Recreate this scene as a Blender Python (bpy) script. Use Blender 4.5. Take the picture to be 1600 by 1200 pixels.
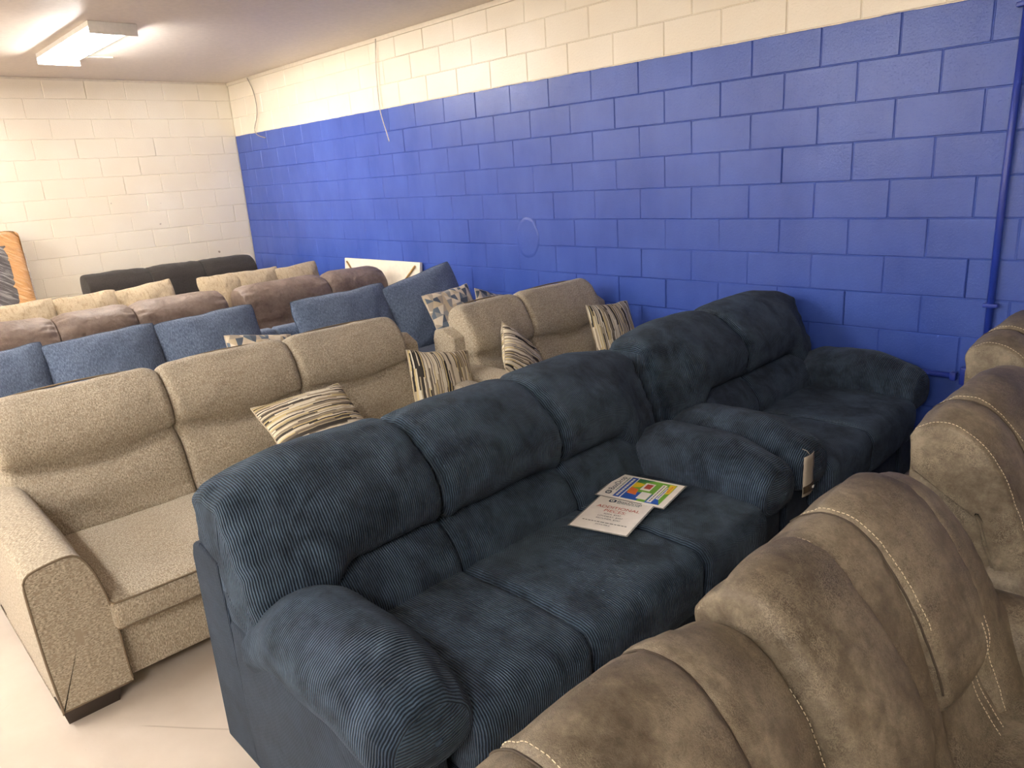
import bpy, bmesh, math, random
from mathutils import Vector, Matrix, noise

for o in list(bpy.data.objects):
    bpy.data.objects.remove(o)
SC = bpy.context.scene
COL = SC.collection
PI = math.pi

# ------------------------------------------------------------------ camera
cam_d = bpy.data.cameras.new('camera')
cam_d.sensor_fit = 'HORIZONTAL'
cam_d.sensor_width = 36.0
cam_d.lens = 36.0 * 1151.4 / 1600.0
cam_d.clip_start = 0.05
cam_d.clip_end = 100
cam = bpy.data.objects.new('camera', cam_d)
COL.objects.link(cam)
R_right = Vector((0.6969, 0.7142, -0.065))
R_down = Vector((0.1543, -0.2379, -0.959))
R_fwd = Vector((-0.7004, 0.6582, -0.276))
f_ = R_fwd.normalized()
r_ = (R_right - f_ * R_right.dot(f_)).normalized()
u_ = r_.cross(f_)
m_ = Matrix((r_, u_, -f_)).transposed().to_4x4()
m_.translation = Vector((9.2269, -4.2784, 1.7614))
cam.matrix_world = m_
SC.camera = cam

# ------------------------------------------------------------------ view + world
SC.view_settings.view_transform = 'Standard'
SC.view_settings.look = 'None'
SC.view_settings.gamma = 1.0
SC.view_settings.use_curve_mapping = False
SC.view_settings.exposure = 1.08
world = bpy.data.worlds.new('world')
SC.world = world
world.use_nodes = True
world.node_tree.nodes['Background'].inputs[0].default_value = (1.0, 0.9, 0.8, 1)
world.node_tree.nodes['Background'].inputs[1].default_value = 0.05
LAMP = 85.0            # emission strength of the fluorescent tubes
LAMP_COL = (1.0, 0.965, 0.925, 1)

ZC = 3.015             # ceiling
XR, YN = 12.6, -11.0   # room extents
CH = 0.2032
CW = 0.4064
ZP = 11 * CH + 0.17    # top of the blue paint

# ------------------------------------------------------------------ helpers
def mesh_obj(name, verts, faces, mat=None, parent=None, uvs=None, smooth=True):
    me = bpy.data.meshes.new(name)
    me.from_pydata([tuple(v) for v in verts], [], faces)
    if uvs is not None:
        uvl = me.uv_layers.new(name='UVMap')
        k = 0
        for p in me.polygons:
            for li in p.loop_indices:
                uvl.data[li].uv = uvs[k]
                k += 1
    if smooth:
        me.polygons.foreach_set('use_smooth', [True] * len(me.polygons))
    me.update()
    o = bpy.data.objects.new(name, me)
    COL.objects.link(o)
    if mat is not None:
        if isinstance(mat, (list, tuple)):
            for m in mat:
                me.materials.append(m)
        else:
            me.materials.append(mat)
    if parent is not None:
        o.parent = parent
    return o

def tag(o, label=None, cat=None, group=None, kind=None):
    if label: o['label'] = label
    if cat: o['category'] = cat
    if group: o['group'] = group
    if kind: o['kind'] = kind
    return o

def empty(name, loc, rz=0.0):
    o = bpy.data.objects.new(name, None)
    o.empty_display_size = 0.1
    COL.objects.link(o)
    o.location = loc
    o.rotation_euler = (0, 0, rz)
    return o

def box_geo(x0, x1, y0, y1, z0, z1, r=0.01, seg=3):
    bm = bmesh.new()
    bmesh.ops.create_cube(bm, size=1)
    for v in bm.verts:
        v.co = Vector((x0 + (v.co.x + .5) * (x1 - x0), y0 + (v.co.y + .5) * (y1 - y0), z0 + (v.co.z + .5) * (z1 - z0)))
    if r > 0:
        bmesh.ops.bevel(bm, geom=list(bm.edges), offset=r, segments=seg, affect='EDGES', profile=0.5)
    return bm

def bm_obj(name, bm, mat, parent=None, uvbox=True, smooth=True):
    bm.normal_update()
    if uvbox:
        uvl = bm.loops.layers.uv.verify()
        for f in bm.faces:
            n = f.normal
            a = max(range(3), key=lambda i: abs(n[i]))
            for l in f.loops:
                c = l.vert.co
                l[uvl].uv = ((c.y, c.z), (c.x, c.z), (c.y, c.x))[a]
    me = bpy.data.meshes.new(name)
    bm.to_mesh(me)
    bm.free()
    if smooth:
        me.polygons.foreach_set('use_smooth', [True] * len(me.polygons))
        if hasattr(me, 'set_sharp_from_angle'):
            me.set_sharp_from_angle(angle=math.radians(40))
    if mat: me.materials.append(mat)
    o = bpy.data.objects.new(name, me)
    COL.objects.link(o)
    if parent is not None: o.parent = parent
    return o

def rbox(name, x0, x1, y0, y1, z0, z1, mat, parent=None, r=0.012, seg=3):
    return bm_obj(name, box_geo(x0, x1, y0, y1, z0, z1, r, seg), mat, parent)

def prism(name, poly, axis, a0, a1, mat, parent=None, r=0.0, seg=3):
    """poly in the plane normal to axis ('y': (x,z); 'x': (y,z); 'z': (x,y))."""
    bm = bmesh.new()
    def P(p, a):
        return {'y': (p[0], a, p[1]), 'x': (a, p[0], p[1]), 'z': (p[0], p[1], a)}[axis]
    va = [bm.verts.new(P(p, a0)) for p in poly]
    vb = [bm.verts.new(P(p, a1)) for p in poly]
    bm.faces.new(va); bm.faces.new(vb[::-1])
    n = len(poly)
    for i in range(n):
        bm.faces.new((va[i], vb[i], vb[(i + 1) % n], va[(i + 1) % n]))
    bmesh.ops.recalc_face_normals(bm, faces=bm.faces)
    if r > 0:
        bmesh.ops.bevel(bm, geom=list(bm.edges), offset=r, segments=seg, affect='EDGES', profile=0.5)
    return bm_obj(name, bm, mat, parent)

def catmull(pts, n, closed=True):
    """resample a control polygon to n points evenly by arc length"""
    pts = [Vector(p) for p in pts]
    m = len(pts)
    dense = []
    segs = m if closed else m - 1
    for i in range(segs):
        if closed:
            p0, p1, p2, p3 = pts[(i - 1) % m], pts[i], pts[(i + 1) % m], pts[(i + 2) % m]
        else:
            p0, p1, p2, p3 = pts[max(i - 1, 0)], pts[i], pts[i + 1], pts[min(i + 2, m - 1)]
        for k in range(12):
            t = k / 12
            dense.append(0.5 * ((2 * p1) + (p2 - p0) * t + (2 * p0 - 5 * p1 + 4 * p2 - p3) * t * t + (3 * p1 - p0 - 3 * p2 + p3) * t ** 3))
    dense.append(dense[0].copy() if closed else pts[-1].copy())
    L = [0]
    for a, b in zip(dense, dense[1:]):
        L.append(L[-1] + (b - a).length)
    out = []
    j = 0
    cnt = n if closed else n
    for k in range(cnt):
        s = L[-1] * k / (n if closed else n - 1)
        while j < len(L) - 2 and L[j + 1] < s:
            j += 1
        t = 0 if L[j + 1] == L[j] else (s - L[j]) / (L[j + 1] - L[j])
        out.append(dense[j].lerp(dense[j + 1], min(max(t, 0), 1)))
    return out, L[-1]

def sstep(a, b, x):
    t = min(max((x - a) / (b - a), 0), 1)
    return t * t * (3 - 2 * t)

def loft(name, y0, y1, prof, mat, parent=None, nv=72, dy=0.012, r=0.05, rin=None, disp=None, axis='y', uvshift=0.0,
         gather=0.0, gdist=0.07, gfreq=55, seed=0, ends=(1, 1), cap_bulge=0.01):
    """Soft upholstered body: closed profile swept along an axis, with rounded ends.
    prof(a) -> control points (p,q); axis 'y': p=x q=z; axis 'x': p=y q=z.  disp(a, p, q, frac) -> outward push."""
    rin = rin or r
    L = y1 - y0
    r = min(r, L * 0.45)
    st = []   # (pos, inset)
    NE = 7
    for k in range(NE):
        th = (k / NE) * PI / 2
        st.append((y0 + r * (1 - math.sin(th + 0)) * 0 + r * (1 - math.cos(th)) * 0 + r * (1 - math.cos(PI / 2 - (PI / 2 - th))), None, th))
    # build stations: d from the end, inset so that the rounding is a quarter ellipse
    st = []
    for k in range(NE):
        th = PI / 2 * k / NE
        d = r * (1 - math.cos(th))
        st.append((y0 + d, rin * (1 - math.sin(th)), d))
    n = max(2, int((L - 2 * r) / dy))
    for k in range(n + 1):
        st.append((y0 + r + (L - 2 * r) * k / n, 0, 1))
    for k in range(NE - 1, -1, -1):
        th = PI / 2 * k / NE
        d = r * (1 - math.cos(th))
        st.append((y1 - d, rin * (1 - math.sin(th)), d))
    if not ends[0]: st = [s for s in st if not (s[0] < y0 + r - 1e-6)] ; st.insert(0, (y0, 0, 1))
    if not ends[1]: st = [s for s in st if not (s[0] > y1 - r + 1e-6)] ; st.append((y1, 0, 1))
    rows = []
    uvr = []
    ucur = y0 + uvshift
    prev = None
    for (pos, ins, d) in st:
        pts, plen = catmull(prof(pos), nv)
        # orientation (want CCW => outward normal = (dy,-dx))
        area = sum(pts[i].x * pts[(i + 1) % nv].y - pts[(i + 1) % nv].x * pts[i].y for i in range(nv))
        sg = 1 if area > 0 else -1
        row = []
        de = min(pos - y0, y1 - pos)
        cen = sum(pts, Vector((0, 0))) / nv
        for i in range(nv):
            t = pts[(i + 1) % nv] - pts[(i - 1) % nv]
            if t.length < 1e-9: t = Vector((1, 0))
            t.normalize()
            nrm = Vector((t.y, -t.x)) * sg
            p = pts[i].copy()
            push = -ins
            if disp: push += disp(pos, p.x, p.y, i / nv)
            if gather:
                nn = noise.noise(Vector((i / nv * plen * gfreq, 3.7 * seed, pos * 7)))
                push -= gather * math.exp(-de / gdist) * (0.5 + nn * 1.2) * min(1, de / 0.012)
            p = p + nrm * push
            # keep the inset from crossing the centre
            row.append(p)
        if prev is not None:
            dd = sum(((row[i] - prev[1][i]).length_squared + (pos - prev[0]) ** 2) ** .5 for i in range(0, nv, 6)) / len(range(0, nv, 6))
            ucur += max(pos - prev[0], dd if ins > 0 or prev[2] > 0 else pos - prev[0])
        prev = (pos, row, ins)
        rows.append((pos, row))
        uvr.append((ucur, plen))
    verts, faces, uvs = [], [], []
    def P3(a, p):
        return (p.x, a, p.y) if axis == 'y' else (a, p.x, p.y)
    # caps: rings toward centroid
    def capring(row, pos, sgn, u0):
        c = sum(row, Vector((0, 0))) / nv
        rr = []
        for s in (0.8, 0.55, 0.3, 0.1):
            rr.append((pos + sgn * cap_bulge * (1 - s * s), [c + (p - c) * s for p in row], u0 + sgn * (1 - s) * 0.1))
        return rr
    a = capring(rows[0][1], rows[0][0], -1, uvr[0][0])[::-1]
    b = capring(rows[-1][1], rows[-1][0], 1, uvr[-1][0])
    allr = [(x[0], x[1], x[2], uvr[0][1]) for x in a] + [(rows[k][0], rows[k][1], uvr[k][0], uvr[k][1]) for k in range(len(rows))] + [(x[0], x[1], x[2], uvr[-1][1]) for x in b]
    for (pos, row, u, pl) in allr:
        for p in row: verts.append(P3(pos, p))
    NR = len(allr)
    NC = len(a)
    for j in range(NR - 1):
        for i in range(nv):
            i2 = (i + 1) % nv
            faces.append((j * nv + i, j * nv + i2, (j + 1) * nv + i2, (j + 1) * nv + i))
            if j < NC or j >= NR - 1 - NC:
                for (jj, ii) in ((j, i), (j, i2), (j + 1, i2), (j + 1, i)):
                    p = allr[jj][1][ii]
                    uvs.append((p.x, p.y) if axis == 'y' else (p.y, p.x))
                continue
            v0 = allr[j][3] * i / nv; v1 = allr[j][3] * (i + 1) / nv
            w0 = allr[j + 1][3] * i / nv; w1 = allr[j + 1][3] * (i + 1) / nv
            uvs += [(allr[j][2], v0), (allr[j][2], v1), (allr[j + 1][2], w1), (allr[j + 1][2], w0)]
    faces.append(tuple(range(nv))); uvs += [(0, 0)] * nv
    faces.append(tuple((NR - 1) * nv + i for i in range(nv - 1, -1, -1))); uvs += [(0, 0)] * nv
    o = mesh_obj(name, verts, faces, mat, parent, uvs)
    bm = bmesh.new(); bm.from_mesh(o.data)
    bmesh.ops.recalc_face_normals(bm, faces=bm.faces)
    bm.to_mesh(o.data); bm.free()
    o.data.polygons.foreach_set('use_smooth', [True] * len(o.data.polygons))
    return o

def tube(name, pts, r, mat, parent=None, n=6, closed=False, geo=False):
    pts = [Vector(p) for p in pts]
    verts, faces = [], []
    m = len(pts)
    up = Vector((0.13, 0.21, 0.97)).normalized()
    for i, p in enumerate(pts):
        a = pts[(i + 1) % m] if (closed or i < m - 1) else pts[i]
        b = pts[(i - 1) % m] if (closed or i > 0) else pts[i]
        t = (a - b)
        t = t.normalized() if t.length > 1e-9 else Vector((1, 0, 0))
        s = t.cross(up)
        if s.length < .05: s = t.cross(Vector((1, 0, 0)))
        s.normalize(); w = s.cross(t)
        for k in range(n):
            an = 2 * PI * k / n
            verts.append(p + (s * math.cos(an) + w * math.sin(an)) * r)
    for i in range(m if closed else m - 1):
        j = (i + 1) % m
        for k in range(n):
            faces.append((i * n + k, i * n + (k + 1) % n, j * n + (k + 1) % n, j * n + k))
    if not closed:
        faces.append(tuple(range(n - 1, -1, -1))); faces.append(tuple((m - 1) * n + k for k in range(n)))
    if geo: return verts, faces
    return mesh_obj(name, verts, faces, mat, parent)

def dashes(name, pts, mat, parent, r=.0009, dash=.0065, gap=.0035):
    """a line of thread stitches along a polyline, one mesh"""
    pts = [Vector(p) for p in pts]
    L = [0]
    for a, b in zip(pts, pts[1:]): L.append(L[-1] + (b - a).length)
    def at(s):
        for k in range(len(L) - 1):
            if L[k + 1] >= s:
                t = (s - L[k]) / max(L[k + 1] - L[k], 1e-9)
                return pts[k].lerp(pts[k + 1], t)
        return pts[-1]
    V, F = [], []
    s = 0
    while s + dash < L[-1]:
        v, f = tube('', [at(s), at(s + dash * .5), at(s + dash)], r, None, n=4, geo=True)
        o = len(V); V += v; F += [tuple(i + o for i in q) for q in f]
        s += dash + gap
    return mesh_obj(name, V, F, mat, parent)

# ------------------------------------------------------------------ materials
def srgb(r, g, b):
    def c(v):
        v /= 255
        return v / 12.92 if v <= 0.04045 else ((v + 0.055) / 1.055) ** 2.4
    return (c(r), c(g), c(b), 1)

class NT:
    def __init__(s, name):
        s.m = bpy.data.materials.new(name)
        s.m.use_nodes = True
        s.t = s.m.node_tree
        s.b = s.t.nodes['Principled BSDF']
    def n(s, typ, **kw):
        nd = s.t.nodes.new(typ)
        for k, v in kw.items():
            if k in ('inp',):
                for a, b in v.items(): nd.inputs[a].default_value = b
            else: setattr(nd, k, v)
        return nd
    def l(s, a, b): s.t.links.new(a, b)
    def math(s, op, a, b=None, c=None):
        nd = s.n('ShaderNodeMath', operation=op)
        for i, x in enumerate((a, b, c)):
            if x is None: continue
            if isinstance(x, (int, float)): nd.inputs[i].default_value = x
            else: s.l(x, nd.inputs[i])
        return nd.outputs[0]
    def mix(s, fac, a, b, blend='MIX'):
        nd = s.n('ShaderNodeMix', data_type='RGBA', blend_type=blend)
        for i, x in ((0, fac), (6, a), (7, b)):
            if isinstance(x, (int, float, tuple)): nd.inputs[i].default_value = x
            else: s.l(x, nd.inputs[i])
        return nd.outputs[2]
    def ramp(s, fac, stops, interp='LINEAR'):
        nd = s.n('ShaderNodeValToRGB')
        nd.color_ramp.interpolation = interp
        e = nd.color_ramp.elements
        while len(e) < len(stops): e.new(0.5)
        for i, (p, c) in enumerate(stops):
            e[i].position = p
            e[i].color = c if isinstance(c, tuple) else (c, c, c, 1)
        s.l(fac, nd.inputs[0])
        return nd.outputs[0]
    def noise(s, vec, scale, detail=2, rough=.5, dist=0):
        nd = s.n('ShaderNodeTexNoise', inp={'Scale': scale, 'Detail': detail, 'Roughness': rough, 'Distortion': dist})
        if vec is not None: s.l(vec, nd.inputs['Vector'])
        return nd.outputs['Fac']
    def mapping(s, vec, scale=(1, 1, 1), loc=(0, 0, 0), rot=(0, 0, 0)):
        nd = s.n('ShaderNodeMapping', inp={'Scale': scale, 'Location': loc, 'Rotation': rot})
        s.l(vec, nd.inputs['Vector'])
        return nd.outputs[0]
    def bump(s, h, strength=.5, dist=.002, normal=None):
        nd = s.n('ShaderNodeBump', inp={'Strength': strength, 'Distance': dist})
        s.l(h, nd.inputs['Height'])
        if normal is not None: s.l(normal, nd.inputs['Normal'])
        return nd.outputs[0]
    def base(s, c):
        if isinstance(c, tuple): s.b.inputs['Base Color'].default_value = c
        else: s.l(c, s.b.inputs['Base Color'])
    def rough(s, r):
        if isinstance(r, (int, float)): s.b.inputs['Roughness'].default_value = r
        else: s.l(r, s.b.inputs['Roughness'])
    def nrm(s, x): s.l(x, s.b.inputs['Normal'])

def plain(name, col, rough=.6, metal=0, spec=.5):
    t = NT(name)
    tc = t.n('ShaderNodeTexCoord').outputs['Object']
    f = t.noise(tc, 30, 3)
    t.base(t.mix(t.ramp(f, [(.35, 0.0), (.65, 1.0)]), tuple(c * .93 for c in col[:3]) + (1,), col))
    t.rough(rough); t.b.inputs['Metallic'].default_value = metal
    t.b.inputs['Specular IOR Level'].default_value = spec
    return t.m

def corduroy(name, dark, light, pitch=.0068, amp=1.0, sheen=.12):
    t = NT(name)
    uv = t.n('ShaderNodeUVMap').outputs[0]
    ob = t.n('ShaderNodeTexCoord').outputs['Object']
    sx = t.n('ShaderNodeSeparateXYZ'); t.l(uv, sx.inputs[0])
    wob = t.math('MULTIPLY', t.noise(t.mapping(uv, (3, 5, 1)), 4, 2), .006)
    ph = t.math('MULTIPLY', t.math('ADD', sx.outputs[0], wob), 2 * PI / pitch)
    w = t.math('MULTIPLY_ADD', t.math('SINE', ph), .5, .5)
    w = t.math('POWER', w, .95)
    nap = t.ramp(t.noise(ob, 7, 4, .6, .6), [(.38, 0.0), (.62, 1.0)])
    nap2 = t.ramp(t.noise(t.mapping(ob, (1, 1, 1), (3, 5, 9)), 22, 3, .6, .4), [(.35, 0.0), (.7, 1.0)])
    napf = t.math('MULTIPLY_ADD', nap2, .35, t.math('MULTIPLY', nap, .65))
    col = t.mix(napf, dark, light)
    groove_shade = tuple(c * .12 for c in dark[:3]) + (1,)  # occlusion shade between the ribs, painted into the base colour
    col = t.mix(t.math('MULTIPLY_ADD', w, .9, .1), groove_shade, col)
    t.base(col)
    t.rough(.85)
    t.b.inputs['Specular IOR Level'].default_value = .15
    t.b.inputs['Sheen Weight'].default_value = sheen
    t.b.inputs['Sheen Roughness'].default_value = .4
    t.b.inputs['Sheen Tint'].default_value = (.7, .82, 1, 1)
    fine = t.noise(uv, 900, 2)
    wr = t.noise(ob, 14, 3, .5, .8)
    b1 = t.bump(wr, .5, .012)
    b2 = t.bump(t.math('ADD', w, t.math('MULTIPLY', fine, .15)), 1.0 * amp, .0040, b1)
    t.nrm(b2)
    return t.m

def tweed(name, c1, c2, c3, scale=330, stretch=2.2, wr=.4, bumpd=.0015, streak=0):
    t = NT(name)
    uv = t.n('ShaderNodeUVMap').outputs[0]
    ob = t.n('ShaderNodeTexCoord').outputs['Object']
    v = t.mapping(uv, (1, 1 / stretch, 1))
    f = t.noise(v, scale, 3, .7)
    g = t.noise(t.mapping(uv, (1, .35, 1), (4, 7, 0)), scale * .45, 2, .6)
    big = t.noise(ob, 3.0, 2)
    col = t.mix(t.ramp(f, [(.36, 0.0), (.60, 1.0)]), c1, c2)
    col = t.mix(t.ramp(g, [(.50, 0.0), (.66, 1.0)]), col, c3)
    if streak:
        s = t.noise(t.mapping(uv, (1, .08, 1)), 260, 2, .6)
        col = t.mix(t.math('MULTIPLY', t.ramp(s, [(.45, 0.0), (.7, 1.0)]), streak), col, c3)
    col = t.mix(t.math('MULTIPLY', t.ramp(big, [(.4, 0.0), (.65, 1.0)]), .15), col, c3)
    t.base(col); t.rough(.95)
    t.b.inputs['Specular IOR Level'].default_value = .12
    t.b.inputs['Sheen Weight'].default_value = .15
    b1 = t.bump(t.noise(ob, 9, 3, .5, .6), wr, .015)
    t.nrm(t.bump(t.math('ADD', f, g), .6, bumpd, b1))
    return t.m

def leather(name, dark, mid, light, rough=.5, grain=260, blotch=6, wr=.35, wscale=8, gr=.35):
    t = NT(name)
    uv = t.n('ShaderNodeUVMap').outputs[0]
    ob = t.n('ShaderNodeTexCoord').outputs['Object']
    a = t.noise(ob, blotch, 5, .62, .1)
    b = t.noise(t.mapping(ob, (1, 1, 1), (7, 2, 4)), blotch * 7, 6, .75, .2)
    vor = t.n('ShaderNodeTexVoronoi', feature='DISTANCE_TO_EDGE', inp={'Scale': grain * .55})
    t.l(t.mix(.035, ob, t.n('ShaderNodeTexNoise', inp={'Scale': 30}).outputs['Color']), vor.inputs['Vector'])
    crack = t.ramp(vor.outputs['Distance'], [(0.0, 0.0), (.12, 1.0)])
    f = t.math('MULTIPLY_ADD', b, .45, t.math('MULTIPLY', a, .6))
    col = t.ramp(f, [(.40, dark), (.52, mid), (.66, light)])
    pale = t.ramp(t.noise(t.mapping(ob, (1, 1, 1), (1, 9, 3)), blotch * 1.7, 4, .6), [(.44, 0.0), (.58, 1.0)])
    net = t.math('MULTIPLY', t.math('MULTIPLY', t.math('SUBTRACT', 1.0, crack), pale), .85)
    col = t.mix(net, col, light)
    t.base(col)
    t.rough(t.math('MULTIPLY_ADD', b, .25, rough - .12))
    t.b.inputs['Specular IOR Level'].default_value = .4
    b1 = t.bump(t.noise(ob, wscale, 3, .5, 1.0), wr, .02)
    t.nrm(t.bump(t.math('ADD', crack, t.noise(ob, grain * 2, 2)), gr, .0008, b1))
    return t.m

def striped(name):
    t = NT(name)
    uv = t.n('ShaderNodeUVMap').outputs[0]
    sx = t.n('ShaderNodeSeparateXYZ'); t.l(uv, sx.inputs[0])
    jit = t.math('MULTIPLY', t.noise(uv, 60, 2), .0025)
    v = t.math('MULTIPLY', t.math('ADD', sx.outputs[1], jit), 150.0)
    row = t.math('FLOOR', v)
    wn = t.n('ShaderNodeTexWhiteNoise', noise_dimensions='1D'); t.l(row, wn.inputs['W'])
    # neighbouring fine rows share one stripe often
    u = t.math('ADD', t.math('MULTIPLY', sx.outputs[0], 4.6), t.math('MULTIPLY', wn.outputs['Value'], 13.0))
    seg = t.math('FLOOR', u)
    cmb = t.n('ShaderNodeCombineXYZ'); t.l(row, cmb.inputs[0]); t.l(seg, cmb.inputs[1])
    w2 = t.n('ShaderNodeTexWhiteNoise', noise_dimensions='3D'); t.l(cmb.outputs[0], w2.inputs['Vector'])
    col = t.ramp(w2.outputs['Value'], [(0, srgb(62, 60, 58)), (.12, srgb(236, 226, 202)), (.36, srgb(180, 166, 140)), (.50, srgb(240, 233, 214)),
                                       (.64, srgb(118, 108, 96)), (.73, srgb(216, 198, 148)), (.86, srgb(152, 140, 122)), (.93, srgb(38, 38, 42))], 'CONSTANT')
    sp = t.noise(uv, 700, 2, .8)
    col = t.mix(t.math('MULTIPLY', t.ramp(sp, [(.45, 0.0), (.6, 1.0)]), .28), col, srgb(120, 108, 92))
    t.base(col); t.rough(.95); t.b.inputs['Specular IOR Level'].default_value = .1
    ob = t.n('ShaderNodeTexCoord').outputs['Object']
    b1 = t.bump(t.noise(ob, 12, 3, .5, .6), .4, .012)
    t.nrm(t.bump(t.math('ADD', w2.outputs['Value'], sp), .5, .0012, b1))
    return t.m

def geometric(name):
    t = NT(name)
    uv = t.n('ShaderNodeUVMap').outputs[0]
    rv = t.mapping(uv, (14.0, 11.0, 1), (0.3, .2, 0), (0, 0, .55))
    sx = t.n('ShaderNodeSeparateXYZ'); t.l(rv, sx.inputs[0])
    fx = t.math('FRACT', sx.outputs[0]); fy = t.math('FRACT', sx.outputs[1])
    cx = t.math('FLOOR', sx.outputs[0]); cy = t.math('FLOOR', sx.outputs[1])
    d = t.math('GREATER_THAN', t.math('ADD', fx, t.math('MULTIPLY', fy, .6)), .75)
    e = t.math('GREATER_THAN', t.math('SUBTRACT', fy, t.math('MULTIPLY', fx, .7)), .25)
    cmb = t.n('ShaderNodeCombineXYZ'); t.l(cx, cmb.inputs[0]); t.l(cy, cmb.inputs[1]); t.l(t.math('MULTIPLY_ADD', e, 2.0, d), cmb.inputs[2])
    w2 = t.n('ShaderNodeTexWhiteNoise', noise_dimensions='3D'); t.l(cmb.outputs[0], w2.inputs['Vector'])
    col = t.ramp(w2.outputs['Value'], [(0, srgb(58, 80, 104)), (.16, srgb(226, 213, 190)), (.36, srgb(150, 152, 152)), (.5, srgb(206, 190, 160)),
                                       (.64, srgb(232, 222, 204)), (.78, srgb(176, 164, 150)), (.90, srgb(92, 112, 132))], 'CONSTANT')
    sp = t.noise(uv, 500, 2, .8)
    col = t.mix(t.math('MULTIPLY', sp, .25), col, srgb(190, 178, 160))
    t.base(col); t.rough(.9); t.b.inputs['Specular IOR Level'].default_value = .12
    t.nrm(t.bump(sp, .4, .001))
    return t.m

def wallpaint(name, two_tone):
    t = NT(name)
    ge = t.n('ShaderNodeNewGeometry').outputs['Position']
    sx = t.n('ShaderNodeSeparateXYZ'); t.l(ge, sx.inputs[0])
    big = t.noise(ge, 1.3, 3)
    cream = t.mix(t.ramp(big, [(.35, 0.0), (.7, 1.0)]), srgb(236, 224, 202), srgb(242, 233, 215))
    if two_tone:
        edge = t.noise(t.mapping(ge, (1, 1, 1)), 6, 4, .6)
        lim = t.math('MULTIPLY_ADD', t.math('SUBTRACT', edge, .5), .016, ZP - .002)
        isup = t.math('GREATER_THAN', sx.outputs[2], lim)
        roll = t.noise(t.mapping(ge, (1, 1, .5)), 2.2, 4, .6)
        blue = t.mix(t.ramp(roll, [(.3, 0.0), (.75, 1.0)]), srgb(50, 76, 160), srgb(66, 93, 178))
        speck = t.ramp(t.noise(ge, 95, 2, .7), [(.71, 0.0), (.77, 1.0)])
        blue = t.mix(t.math('MULTIPLY', speck, .35), blue, srgb(110, 130, 205))
        t.base(t.mix(isup, blue, cream))
    else:
        hol = t.ramp(t.noise(ge, 8, 1, .3), [(.80, 0.0), (.82, 1.0)])
        t.base(t.mix(hol, cream, srgb(150, 130, 110)))
    t.rough(.27 if two_tone else .3)
    t.b.inputs['Specular IOR Level'].default_value = .45
    b0 = t.bump(t.noise(ge, 5, 3), .25, .01)
    b1 = t.bump(t.noise(ge, 75, 3, .65), .40, .0045, b0)
    pit = t.ramp(t.noise(ge, 130, 2, .6), [(.28, 0.0), (.42, 1.0)])
    t.nrm(t.bump(pit, .30, .003, b1))
    return t.m

def floor_mat():
    t = NT('painted_concrete')
    ge = t.n('ShaderNodeNewGeometry').outputs['Position']
    a = t.noise(ge, 2.2, 5, .6)
    col = t.mix(t.ramp(a, [(.35, 0.0), (.7, 1.0)]), srgb(206, 194, 180), srgb(220, 209, 196))
    v = t.n('ShaderNodeTexVoronoi', feature='DISTANCE_TO_EDGE', inp={'Scale': .9})
    t.l(t.mix(.12, ge, t.n('ShaderNodeTexNoise', inp={'Scale': 3, 'Detail': 5}).outputs['Color']), v.inputs['Vector'])
    crk = t.ramp(v.outputs['Distance'], [(0.0, 1.0), (.0035, 0.0)])
    crk = t.math('MULTIPLY', crk, t.ramp(t.noise(ge, 1.4, 2), [(.48, 0.0), (.56, 1.0)]))
    col = t.mix(t.math('MULTIPLY', crk, .55), col, srgb(150, 132, 112))
    sp = t.ramp(t.noise(ge, 38, 3, .7), [(.70, 0.0), (.76, 1.0)])
    col = t.mix(t.math('MULTIPLY', sp, .3), col, srgb(178, 160, 140))
    t.base(col)
    t.rough(t.math('MULTIPLY_ADD', a, .3, .32))
    t.nrm(t.bump(t.noise(ge, 30, 4, .6), .15, .003))
    return t.m

M = {}
M['cord'] = corduroy('navy_corduroy', srgb(38, 51, 67), srgb(88, 109, 132), pitch=.0078)
M['cord_flat'] = corduroy('navy_corduroy_fine', srgb(42, 53, 69), srgb(60, 75, 95), pitch=.0052, amp=.6)
M['beige'] = tweed('beige_tweed', srgb(118, 107, 92), srgb(202, 192, 172), srgb(156, 143, 124), 230, 2.2, .4, .002)
M['beige_pipe'] = plain('beige_piping_cloth', srgb(118, 103, 84), .9)
M['blue'] = tweed('blue_chenille', srgb(70, 83, 106), srgb(124, 140, 165), srgb(84, 97, 121), 240, 4, .5, streak=.5)
M['blue_pipe'] = plain('blue_piping_cloth', srgb(62, 78, 100), .9)
M['tan'] = tweed('tan_suede', srgb(156, 139, 114), srgb(176, 160, 135), srgb(146, 128, 103), 120, 1.2, .8)
M['black'] = tweed('black_chenille', srgb(50, 46, 44), srgb(62, 57, 54), srgb(44, 41, 39), 300, 1.2, .4)
M['brown'] = leather('brown_leather', srgb(96, 80, 70), srgb(116, 99, 88), srgb(134, 118, 107), .54, 200, 5, .6, 9, .2)
M['grey'] = leather('grey_brown_suede', srgb(74, 65, 53), srgb(105, 95, 80), srgb(142, 132, 114), .50, 240, 4.5, .32, 7, .4)
M['grey_dark'] = plain('dark_welt', srgb(62, 52, 42), .7)
M['thread'] = plain('cream_thread', srgb(225, 212, 185), .8)
M['stripe'] = striped('striped_weave')
M['geo'] = geometric('geometric_print')
M['geo_trim'] = plain('pale_piping', srgb(205, 192, 172), .9)
M['stripe_trim'] = plain('cream_piping', srgb(198, 184, 160), .9)
M['foot'] = plain('dark_wood', srgb(52, 42, 36), .45)
M['wall_blue'] = wallpaint('two_tone_block_paint', True)
M['wall_white'] = wallpaint('cream_block_paint', False)
M['floor'] = floor_mat()
M['ceil'] = plain('ceiling_paint', srgb(230, 218, 206), .5)
M['trim'] = plain('trim_paint', srgb(226, 214, 194), .5)
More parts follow.
